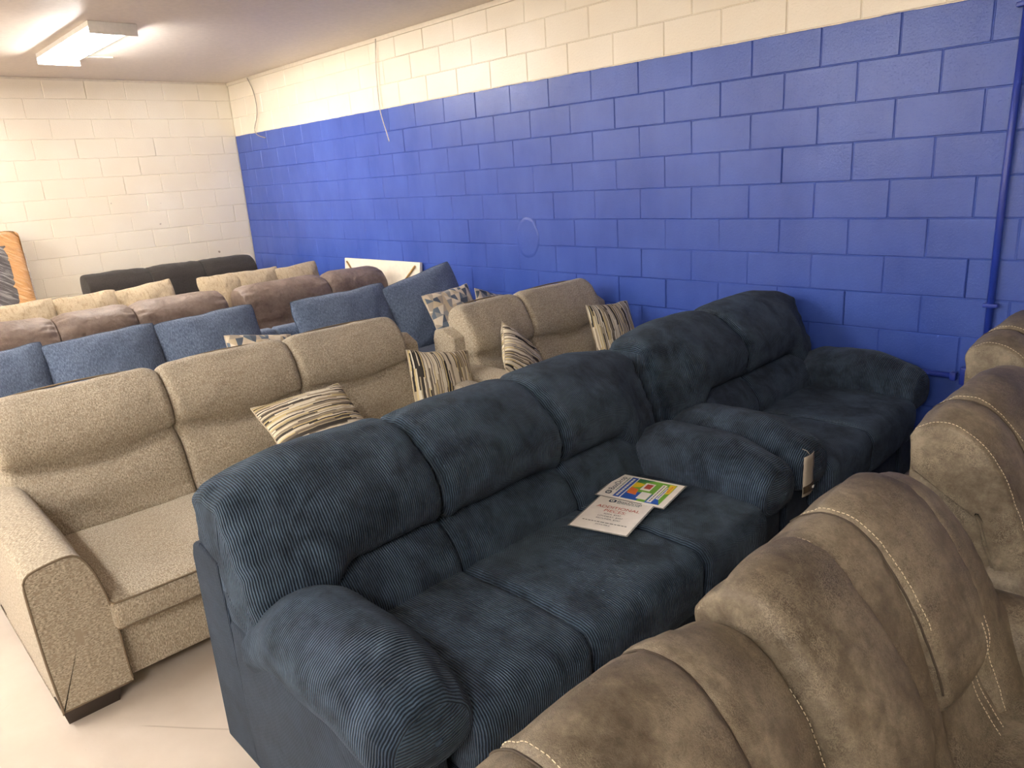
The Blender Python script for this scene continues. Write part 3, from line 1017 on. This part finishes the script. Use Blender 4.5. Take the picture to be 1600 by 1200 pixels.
# tan pair
pillow_sofa('tan_sofa', 1.72, -3.42, 1.84, [(.39, .58, .46, .765, 0, .03), (.92, .54, .46, .76, .04, .02), (1.42, .54, .44, .78, -.03, .10)],
            M['tan'], M['tan'], 'tan suede sofa in front of the far wall, left of the tan loveseat', 'sofa', th=.19, pr=.002, pinch=.06, cx=.26)
pillow_sofa('tan_loveseat', 1.74, -1.56, 1.36, [(.26, .46, .46, .765, -.1, .02), (.64, .54, .44, .770, .1, .0), (1.08, .54, .42, .775, 0, .06)],
            M['tan'], M['tan'], 'tan suede loveseat in front of the black sofa', 'loveseat', th=.19, pr=.002, pinch=.06, cx=.26)

def roll_sofa(name, xb, y0, W, bounds, mat, label, cat, zt=.97, gather=.012, arm_z=.60, depth=.98, flat=False):
    t = root_for(name, xb, y0, W, label, cat)
    h = W / 2
    Y = lambda y: y - h
    n = len(bounds) + 1
    prism('back_frame', [(0.0, .05), (0.0, zt - .2), (.03, zt - .14), (.16, zt - .14), (.24, .05)], 'y', Y(.05), Y(W - .05), mat, t, r=.02)
    rbox('base', .2, .9, Y(.05), Y(W - .05), .05, .29, mat, t, r=.015)
    aw = .24
    for s in (0, 1):
        def prof(x, s=s):
            z = arm_z - .03 * sstep(.6, 1.0, x)
            pts = [(.03, .06), (.02, .30), (-.015, z - .16), (-.01, z - .06), (.05, z), (.13, z + .015), (.20, z), (.245, z - .06), (.24, z - .16), (.21, .30), (.21, .06)]
            if s: pts = [(W - p, q) for p, q in pts]
            return [(Y(p), q) for p, q in pts]
        loft('arm', .06, depth, prof, mat, t, nv=70, dy=.02, r=.06, rin=.04, axis='x', gather=gather, gdist=.1, gfreq=30, disp=wrinkle(s + 3, .006))
    inner = [aw - .02] + list(bounds) + [W - aw + .02]
    for i in range(n):
        a, b = inner[i] + .003, inner[i + 1] - .003
        def prof(y):
            z = .47
            return [(.28, z - .03), (.5, z), (.8, z + .01), (.93, z - .02), (.98, z - .08), (.96, z - .17), (.8, z - .19), (.35, z - .17)]
        loft('seat_cushion', Y(a), Y(b), prof, mat, t, nv=50, dy=.025, r=.04, rin=.03, disp=wrinkle(i, .008))
    edges = [.04] + list(bounds) + [W - .04]
    for i in range(n):
        a, b = edges[i] + .002, edges[i + 1] - .002
        def prof(yl, a=a, b=b):
            y = yl + h
            de = min(y - a, b - y)
            z = zt - (.014 if not flat else .004) * (1 - sstep(0, .10, de))
            return [(.42, .44), (.37, .56), (.36, .66), (.355, z - .22), (.34, z - .12), (.27, z - .035), (.17, z), (.07, z - .015), (.02, z - .07), (.005, z - .16), (.03, z - .28), (.08, .6), (.2, .44)]
        wr = wrinkle(61 + i * 3 + y0, .008)
        def dsp(yl, p, q, fr, a=a, b=b, wr=wr):
            y = yl + h
            u = min(max((y - a) / (b - a), 0), 1)
            return wr(yl, p, q, fr) + (.005 if not flat else .003) * math.sin(PI * u) - .004 - (.018 * math.exp(-((q - .66) / .03) ** 2) if p > .25 else 0)
        loft('back_cushion', Y(a), Y(b), prof, mat, t, nv=110, dy=.014, r=.035 if not flat else .02, rin=.024 if not flat else .012, disp=dsp, gather=gather * 1.4, gdist=.10, gfreq=34, seed=i + 5)
    for fx in (.08, .84):
        for fy in (.1, W - .1):
            rbox('foot', fx - .03, fx + .03, Y(fy - .03), Y(fy + .03), 0, .055, M['foot'], t, r=.003)
    return t

roll_sofa('brown_sofa', 2.93, -3.84, 2.09, [.80, 1.34], M['brown'], 'brown leather sofa with gathered cushions, left of the brown loveseat', 'sofa', zt=.985)
roll_sofa('brown_loveseat', 2.95, -1.70, 1.51, [.86], M['brown'], 'brown leather loveseat in front of the white panel', 'loveseat', zt=.985)
roll_sofa('black_sofa', .36, -2.19, 1.92, [.68, 1.26], M['black'], 'black sofa standing against the cream far wall', 'sofa', zt=1.02, gather=.004, flat=True)

# ------------------------------------------------------------------ grey recliners
def rprof(dx=0, dz=0, fat=0):
    """front surface of a recliner back: list (x, z) from the rear top edge down to the seat"""
    return [(.0, .985 + dz), (.045, 1.018 + dz + fat * .3), (.11, 1.022 + dz + fat * .5), (.175, .985 + dz + fat * .5), (.232 + fat * .6, .91 + dz), (.272 + fat, .82 + dz), (.315 + fat, .70 + dz), (.355 + fat * .8, .58 + dz * .5), (.39 + fat * .4, .47)]

def recliner_piece(name, t, ya, yb, mat, dz=0, fat=0, zlow=.44, r=.02, rin=.018, seed=0, back=.0, thick=.10, gather=.004, bul=.012, crown=None, flare=0.0):
    dz0 = dz
    def prof(yl):
        f = fat
        dz = dz0 + (crown(yl) if crown else 0)
        pts = []
        for (x, z) in rprof(0, dz, f):
            if z >= zlow: pts.append((x, z))
        lx, lz = pts[-1]
        pts += [(lx - .02, lz - .045), (lx - .08, lz - .055)]
        inner = [(x - thick, max(z - .02, zlow - .06)) for (x, z) in reversed(pts[3:-2])]
        inner = [(max(x, .03 + back), z) for x, z in inner]
        pts += inner
        pts += [(.02 + back, .86 + dz), (-.004 + back, .95 + dz)]
        return pts
    wr = wrinkle(71 + seed * 4, .0045, 6)
    def dsp(yl, p, q, fr):
        u = min(max((yl - ya) / (yb - ya), 0), 1)
        return wr(yl, p, q, fr) + bul * math.sin(PI * u) ** .7 * (1 if p > .05 else 0)
    o = loft(name, ya, yb, prof, mat, t, nv=110, dy=.011, r=r, rin=rin, disp=dsp, gather=gather, gdist=.03, gfreq=40, seed=seed)
    if flare:
        for v in o.data.vertices:
            v.co.y += flare * (1 - sstep(.55, .96, v.co.z)) * (v.co.y - ya) / (yb - ya)
    return o

def seam_line(y, dz=0, fat=0, zmin=.5, push=.004, dy_end=0.0, x0=0):
    pts = [Vector((x, z)) for (x, z) in rprof(0, dz, fat) if z >= zmin]
    p, _ = catmull(pts, 60, closed=False)
    out = []
    for i, q in enumerate(p):
        a = p[min(i + 1, 59)] - p[max(i - 1, 0)]
        n = Vector((-a.y, a.x)).normalized()
        if n.x + n.y < 0: n = -n
        out.append((q.x + n.x * push, y + dy_end * i / 59, q.y + n.y * push))
    return out

def snap(pts, t):
    from mathutils.bvhtree import BVHTree
    trees = [BVHTree.FromPolygons([v.co for v in c.data.vertices], [tuple(p.vertices) for p in c.data.polygons]) for c in t.children if c.name.split('.')[0] in PADS]
    out = []
    n = len(pts)
    for i, p in enumerate(pts):
        a = Vector(pts[min(i + 1, n - 1)]) - Vector(pts[max(i - 1, 0)])
        d = Vector((-a.z, 0, a.x)).normalized()
        if d.x + d.z < 0: d = -d
        o = Vector(p) + d * .12
        best = None
        for tr in trees:
            h = tr.ray_cast(o, -d, .22)
            if h[0] is not None and (best is None or h[3] < best[1]): best = (h[0], h[3])
        if best: out.append(best[0] + d * .0012)
    return out
PADS = ('side_band', 'head_pad', 'lumbar_pad', 'console_back', 'back_shell')
def welt(t, pts): return tube('welt', snap(pts, t), .0026, M['grey_dark'], t)
def stitch(t, pts): return dashes('stitching', snap(pts, t), M['thread'], t)

def recliner_back(t, ya, yb, bl, br, mat, dz=0, seed=0, zpad=.72, cl=.02, cr=.04, flare=0.0, edge=60):
    crown = lambda y: -cl * (1 - sstep(0, .16, y - ya)) - cr * (1 - sstep(0, .22, yb - y))
    """one reclining seat back: side bands, a raised head pad and a stitched lumbar pad"""
    # structural shell with the side panel
    bm_ = prism('back_shell', [(0.0, .12), (-.002, .90 + dz), (.05, .91 + dz), (.17, .85 + dz), (.27, .60), (.32, .40), (.32, .12)], 'y', ya + .012, yb - .012, mat, t, r=.018)
    a, b = ya + bl, yb - br
    if bl:
        recliner_piece('side_band', t, ya, a + .012, mat, dz, .0, seed=seed, r=.016, rin=.012, bul=.008, crown=crown)
    if br:
        recliner_piece('side_band', t, b - .012, yb, mat, dz, .0, seed=seed + 1, r=.03, rin=.022, bul=.010, crown=crown, flare=flare)
    recliner_piece('head_pad', t, a, b, mat, dz, .020, zlow=zpad, seed=seed + 2, r=.024, rin=.020, bul=.016, crown=crown, gather=.006)
    recliner_piece('lumbar_pad', t, a + .004, b - .004, mat, -.12, .012, zlow=.44, seed=seed + 3, r=.03, rin=.022, bul=.012)
    if bl:
        welt(t, seam_line(a + .003, dz, .0, .70))
        stitch(t, seam_line(a + .016, dz, .0, .72))
        stitch(t, seam_line(ya + .016, dz, .0, .5)[:edge])
    if br:
        welt(t, seam_line(b - .003, dz, .0, .70))
        if br < .2: stitch(t, [p for p in seam_line(b + .012, dz, .0, .46) if p[2] < .74])
        else: stitch(t, [p for p in seam_line(yb - .012, dz, .0, .46) if p[2] < .93])
    for d in (.05, .085):
        stitch(t, [p for p in seam_line(b - d, -.12, .012, .46) if p[2] < .74])

def recliner_seat(t, ya, yb, mat, seed=0):
    def prof(y):
        z = .50
        return [(.33, z - .03), (.5, z + .012), (.75, z + .015), (.93, z - .02), (.99, z - .09), (.97, z - .18), (.93, z - .30), (.85, z - .38), (.5, z - .3), (.35, z - .2)]
    loft('seat_cushion', ya, yb, prof, mat, t, nv=70, dy=.02, r=.04, rin=.03, disp=wrinkle(81 + seed, .006))

def recliner_arm(t, ya, yb, mat, seed=0):
    def prof(x):
        z = .64 - .02 * sstep(.7, 1, x)
        m = (ya + yb) / 2
        return [(ya + .02, .08), (ya + .01, .35), (ya - .008, z - .12), (ya + .01, z - .03), (m, z + .012), (yb - .01, z - .03), (yb + .008, z - .12), (yb - .01, .35), (yb - .02, .08)]
    loft('arm', .22, 1.0, prof, mat, t, nv=64, dy=.02, r=.05, rin=.035, axis='x', disp=wrinkle(91 + seed, .005), gather=.006, gdist=.06)
    m = yb - .03
    dashes('stitching', [(x, m, .615 + .012) for x in [.30 + .03 * k for k in range(22)]], M['thread'], t)

xr = 8.565
t = empty('reclining_sofa', (xr, -3.12, 0))
tag(t, 'grey-brown faux leather reclining sofa with centre console in the near right corner', 'recliner sofa')
yo = 3.12
recliner_back(t, -3.90 + yo, -3.245 + yo, .15, .21, M['grey'], -0.0, 1, .60, .02, .050)
recliner_piece('console_back', t, -3.235 + yo, -2.975 + yo, M['grey'], -.018, .044, zlow=.67, seed=9, r=.022, rin=.020, bul=.018, gather=.007)
recliner_piece('console_lower', t, -3.24 + yo, -2.99 + yo, M['grey'], -.12, .02, zlow=.44, seed=12, r=.03, rin=.025, bul=.02)
recliner_back(t, -3.0 + yo, -2.42 + yo, .15, .12, M['grey'], 0.0, 4, .63, .012, .045, flare=.13, edge=12)
for k, (a, b) in enumerate(((-3.88, -3.245), (-2.985, -2.40))):
    recliner_seat(t, a + yo, b + yo, M['grey'], k)
rbox('console', .33, .97, -3.235 + yo, -2.995 + yo, .08, .60, M['grey'], t, r=.03, seg=4)
recliner_arm(t, -4.11 + yo, -3.90 + yo, M['grey'], 1)
recliner_arm(t, -2.385 + yo, -2.19 + yo, M['grey'], 2)
rbox('base', .0, .86, -4.06 + yo, -2.24 + yo, .03, .30, M['grey'], t, r=.02)

def recliner_chair(x, y0, y1, label, dz=0):
    m = (y0 + y1) / 2
    h = (y1 - y0) / 2
    t = empty('recliner_chair', (x, m, 0))
    tag(t, label, 'recliner')
    recliner_back(t, -h, h, .19, .19, M['grey'], dz, int(abs(y0) * 10))
    recliner_seat(t, -h + .2, h - .2, M['grey'], 5)
    recliner_arm(t, -h - .03, -h + .19, M['grey'], 3)
    recliner_arm(t, h - .19, h + .03, M['grey'], 4)
    rbox('base', .0, .86, -h, h, .03, .30, M['grey'], t, r=.02)
    return t
recliner_chair(8.56, -2.09, -1.28, 'grey-brown faux leather recliner beside the reclining sofa, at the right edge')
recliner_chair(8.45, -1.185, -.40, 'grey-brown faux leather recliner nearest the blue wall', .03)

# ------------------------------------------------------------------ throw pillows
def world_pillow(TL, TR, BL, th, mat, trim, label, group, seed, turn=False, w=None, h=None):
    TL, TR, BL = Vector(TL), Vector(TR), Vector(BL)
    w = w or (TR - TL).length
    h = h or (TL - BL).length
    r, u, n = frame_from(TL, TR, BL)
    if n.x < 0: pass
    c = TL + r * w / 2 - u * h / 2
    return throw_pillow('throw_pillow', c, r, u, w, h, th, mat, trim, label, 'throw pillow', group, seed, turn)
G1 = 'striped throw pillows on the beige seats'
G2 = 'geometric print throw pillows on the blue seats'
world_pillow((5.86, -2.87, .750), (5.84, -2.36, .750), (6.22, -2.87, .48), .16, M['stripe'], M['stripe_trim'],
             'striped throw pillow lying slanted on the middle seat of the beige sofa', G1, 1, False, .51, .49)
world_pillow((5.95, -1.985, .862), (5.95, -1.55, .77), (6.12, -2.06, .42), .15, M['stripe'], M['stripe_trim'],
             'striped throw pillow upright in the right corner of the beige sofa', G1, 2, True, .46, .46)
world_pillow((6.00, -1.30, .905), (6.05, -.98, .57), (6.25, -1.53, .72), .17, M['stripe'], M['stripe_trim'],
             'striped throw pillow turned on its corner at the left of the beige loveseat', G1, 3, False, .42, .42)
world_pillow((6.06, -.590, .885), (6.06, -.13, .84), (6.22, -.62, .44), .14, M['stripe'], M['stripe_trim'],
             'striped throw pillow upright against the right end of the beige loveseat', G1, 4, True, .46, .46)
world_pillow((4.72, -2.475, .910), (4.72, -2.03, .83), (4.95, -2.50, .48), .16, M['geo'], M['geo_trim'],
             'geometric print throw pillow at the right end of the blue sofa', G2, 5, False, .46, .44)
world_pillow((4.72, -.93, .905), (4.72, -.47, .93), (4.92, -.92, .48), .14, M['geo'], M['geo_trim'],
             'geometric print throw pillow leaning on the blue loveseat, left one of its two', G2, 6, False, .47, .45)
world_pillow((4.88, -.53, .92), (4.80, -.10, .78), (5.05, -.62, .48), .14, M['geo'], M['geo_trim'],
             'geometric print throw pillow on the blue loveseat nearest the blue wall', G2, 7, False, .46, .44)

# ------------------------------------------------------------------ white panel leaning on the wall
t = empty('white_panel', (2.90, -.13, 0))
tag(t, 'white rectangular panel with thin brass rods leaning on the blue wall', 'panel')
t.rotation_euler = (math.radians(-6), 0, 0)
rbox('board', -.66, .66, -.017, .017, 0.0, 1.00, M['panel'], t, r=.005)
for sx in (-1, 1):
    tube('brass_rod', [(sx * .60, -.030, .965), (sx * .30, -.032, .70)], .009, M['brass'], t, n=8)

# ------------------------------------------------------------------ wrapped mattress
t = empty('wrapped_mattress', (.42, -3.58, 0))
tag(t, 'plastic wrapped mattress with orange border leaning on the cream wall', 'mattress')
t.rotation_euler = (0, math.radians(-8.5), 0)
def mprof(y):
    return [(-.11, .02), (0, .0), (.11, .02), (.125, .1), (.125, 1.40), (.11, 1.50), (.05, 1.525), (-.05, 1.525), (-.11, 1.50), (-.125, 1.40), (-.125, .1)]
loft('mattress_body', -1.0, 1.0, mprof, M['orange'], t, nv=100, dy=.04, r=.07, rin=.05, disp=wrinkle(5, .010, 6), gather=.01, gdist=.1, gfreq=20)
def panel_plate(name, y0, y1, z0, z1, x, mat):
    n, m_ = 40, 40
    V, F = [], []
    for j in range(m_ + 1):
        for i in range(n + 1):
            y = y0 + (y1 - y0) * i / n; z = z0 + (z1 - z0) * j / m_
            e = min(i, n - i, 3) / 3
            e2 = min(j, m_ - j, 3) / 3
            V.append((x + .014 * min(e, e2) + .004 * noise.noise(Vector((y * 9, z * 9, 1))) * min(e, e2), y, z))
    for j in range(m_):
        for i in range(n):
            F.append((j * (n + 1) + i, j * (n + 1) + i + 1, (j + 1) * (n + 1) + i + 1, (j + 1) * (n + 1) + i))
    return mesh_obj(name, V, F, mat, t)
panel_plate('grey_panel', -.86, .855, .12, 1.38, .128, M['greyplastic'])
tube('plastic_edge', [(.02, 1.015, z) for z in (.05, .4, .8, 1.1, 1.3)], .012, M['clear'], t, n=8)

# ------------------------------------------------------------------ printed sheets on the navy sofa
def text_mesh(name, body, size, mat, parent, x, y, z=.0012, align='CENTER', bold=0.0, rot=0, sx=1):
    cu = bpy.data.curves.new(name, 'FONT')
    cu.body = body; cu.size = size; cu.align_x = align; cu.align_y = 'CENTER'
    cu.offset = bold
    tmp = bpy.data.objects.new(name + '_tmp', cu)
    COL.objects.link(tmp)
    dg = bpy.context.evaluated_depsgraph_get()
    me = bpy.data.meshes.new_from_object(tmp.evaluated_get(dg))
    bpy.data.objects.remove(tmp)
    me.name = name
    me.materials.clear(); me.materials.append(mat)
    o = bpy.data.objects.new(name, me)
    COL.objects.link(o)
    o.parent = parent
    o.location = (x, y, z); o.rotation_euler = (0, 0, rot); o.scale = (sx, 1, 1)
    return o

def flat(name, pts, mat, parent, z=.001):
    V = [(p[0], p[1], z) for p in pts] + [(p[0], p[1], z - .0006) for p in pts]
    n = len(pts)
    F = [tuple(range(n)), tuple(range(2 * n - 1, n - 1, -1))] + [(i, i + n, (i + 1) % n + n, (i + 1) % n) for i in range(n)]
    return mesh_obj(name, V, F, mat, parent, smooth=False)
def rect(name, x0, x1, y0, y1, mat, parent, z=.001): return flat(name, [(x0, y0), (x1, y0), (x1, y1), (x0, y1)], mat, parent, z)
def logo(parent, x, y, s, txt_size):
    n = 24
    flat('logo_badge', [(x - s * .9, y - s * .55), (x - s * .2, y - s * .8), (x + s * .8, y - s * .5), (x + s * .8, y + s * .6), (x - s * .1, y + s * .8), (x - s * .9, y + s * .5)], M['ink_navy'], parent, .0016)
    flat('logo_ring', [(x - s * .1 + s * .48 * math.cos(2 * PI * k / n), y + s * .48 * math.sin(2 * PI * k / n)) for k in range(n)], M['paper'], parent, .0022)
    flat('logo_mark', [(x - .2 * s, y - .3 * s), (x + .0 * s, y - .3 * s), (x + .0 * s, y + .3 * s), (x - .2 * s, y + .3 * s)], M['ink_teal'], parent, .0028)

def small_print(parent, x0, x1, y, h, mat, z=.0016, seed=1):
    """a printed line too small to read: word-length dashes"""
    rnd = random.Random(seed)
    V, F = [], []
    x = x0
    while x < x1 - .004:
        w = min(rnd.uniform(.006, .016), x1 - x)
        o = len(V)
        for zz in (z, z - .0004):
            V += [(x, y - h / 2, zz), (x + w, y - h / 2, zz), (x + w, y + h / 2, zz), (x, y + h / 2, zz)]
        F += [(o, o + 1, o + 2, o + 3), (o + 7, o + 6, o + 5, o + 4)] + [(o + k, o + 4 + k, o + 4 + (k + 1) % 4, o + (k + 1) % 4) for k in range(4)]
        x += w + .0035
    return mesh_obj('small_print', V, F, mat, parent, smooth=False)

def sheet(name, corners, label, cat, W, H, zlift=0):
    """corners: TL, TR, BL of the sheet as read; world coordinates"""
    TL, TR, BL = (Vector(c) for c in corners)
    r, u, n = frame_from(TL, TR, BL)
    c = TL + r * W / 2 - u * H / 2
    t = empty(name, c)
    m = Matrix((r, u, n)).transposed().to_4x4(); m.translation = c
    t.matrix_world = m
    tag(t, label, cat)
    rect('laminate', -W / 2 - .006, W / 2 + .006, -H / 2 - .006, H / 2 + .006, M['lam'], t, -.0004)
    rect('paper', -W / 2, W / 2, -H / 2, H / 2, M['paper'], t, .0006)
    return t
SZ = .545
s1 = sheet('price_sheet', ((7.545, -2.264, SZ), (7.743, -2.214, SZ + .003), (7.589, -2.54, SZ)), 'white sheet headed ADDITIONAL PIECES lying on the middle navy seat', 'sign', .216, .27)
logo(s1, -.045, .100, .016, .02)
text_mesh('lettering', 'BoxDrop', .026, M['ink_navy'], s1, .022, .101, .0014)
small_print(s1, -.025, .07, .087, .0022, M['ink_teal'], seed=2)
text_mesh('lettering', 'ADDITIONAL', .028, M['ink_red'], s1, 0, .045, .0014)
text_mesh('lettering', 'PIECES:', .028, M['ink_red'], s1, 0, .016, .0014)
for k, tx in enumerate(('SOFA, $597', 'LOVESEAT, $497', 'RECLINER, $397')):
    text_mesh('lettering', tx, .0135, M['ink_black'], s1, 0, -.010 - .019 * k, .0014)
small_print(s1, -.086, .086, -.077, .0035, M['ink_black'], seed=4)
text_mesh('lettering', 'AVAILABLE', .0115, M['ink_black'], s1, 0, -.094, .0014)
# colourful flyer: read with its top toward the sofa back
s2 = sheet('promotional_flyer', ((7.530, -2.275, SZ + .004), (7.491, -2.078, SZ + .006), (7.778, -2.165, SZ + .004)), 'colourful laminated flyer lying above the white sheet on the navy sofa', 'sign', .21, .272)
H2 = .136
logo(s2, -.068, .104, .016, .02)
text_mesh('lettering', 'BoxDrop', .034, M['ink_navy'], s2, .018, .106, .0014)
small_print(s2, -.045, .085, .085, .0035, M['ink_teal'], seed=3)
rect('print_band', -.092, .092, .050, .076, M['ink_blue'], s2, .0012)
small_print(s2, -.082, .082, .063, .009, M['paper'], .0020, seed=5)
rect('print_panel', -.092, .092, -.112, .045, M['ink_green'], s2, .0010)
flat('print_patch', [(-.092, .045), (-.03, .045), (-.02, -.03), (-.092, -.02)], M['ink_blue'], s2, .0014)
flat('print_patch', [(-.045, .04), (.01, .045), (.0, .01), (-.05, .0)], M['ink_orange'], s2, .0018)
flat('print_patch', [(.01, .045), (.06, .045), (.05, .0), (.02, .015)], M['ink_yellow'], s2, .0016)
flat('print_patch', [(.05, .045), (.092, .045), (.092, -.02), (.07, .01)], M['ink_dkgreen'], s2, .0016)
rect('print_box', .0, .065, -.035, .005, M['paper'], s2, .0022)
rect('print_box', .015, .055, -.030, -.004, M['ink_red'], s2, .0026)
rect('print_box', -.075, -.015, -.052, -.012, M['paper'], s2, .0022)
flat('print_patch', [(-.092, -.055), (-.02, -.055), (-.02, -.08), (-.092, -.112)], M['ink_blue'], s2, .0014)
rect('print_box', -.085, .075, -.078, -.060, M['paper'], s2, .0022)
rect('print_box', -.050, .060, -.095, -.082, M['paper'], s2, .0022)
small_print(s2, -.078, .068, -.069, .0035, M['ink_black'], .0028, seed=6)
small_print(s2, -.044, .054, -.0885, .004, M['ink_blue'], .0028, seed=7)
flat('print_patch', [(.0, -.098), (.085, -.085), (.09, -.110), (.01, -.112)], M['ink_yellow'], s2, .0024)
small_print(s2, .018, .076, -.101, .005, M['ink_orange'], .0030, seed=8)

# ------------------------------------------------------------------ hang tag on the loveseat arm
t = empty('hang_tag', (8.055, -1.60, .62))
tag(t, 'small grey paper hang tag with brown strip hanging off the loveseat arm', 'tag')
def tagstrip(name, z0, z1, w0, w1, mat, dx=0):
    V, F = [], []
    n = 8
    for j in range(n + 1):
        z = z0 + (z1 - z0) * j / n
        for i in range(5):
            y = -w0 + (w0 + w1) * i / 4
            b = .006 * math.sin(i / 4 * PI) + .003 * noise.noise(Vector((y * 60, z * 40, 2)))
            V.append((dx + b, y, z))
    for j in range(n):
        for i in range(4):
            F.append((j * 5 + i, j * 5 + i + 1, (j + 1) * 5 + i + 1, (j + 1) * 5 + i))
    o = mesh_obj(name, V, F, mat, t)
    md = o.modifiers.new('s', 'SOLIDIFY'); md.thickness = .002
    return o
tagstrip('tag_body', -.17, .0, .045, .045, M['tagpaper'])
tagstrip('tag_band', -.155, -.125, .047, .047, M['tagdark'], .003)
tagstrip('tag_barcode', -.148, -.138, -.015, .035, M['paper'], .0055)
tube('tag_string', [(0, 0, 0), (-.012, 0, .012), (-.03, 0, .015)], .0012, M['tagpaper'], t, n=5)
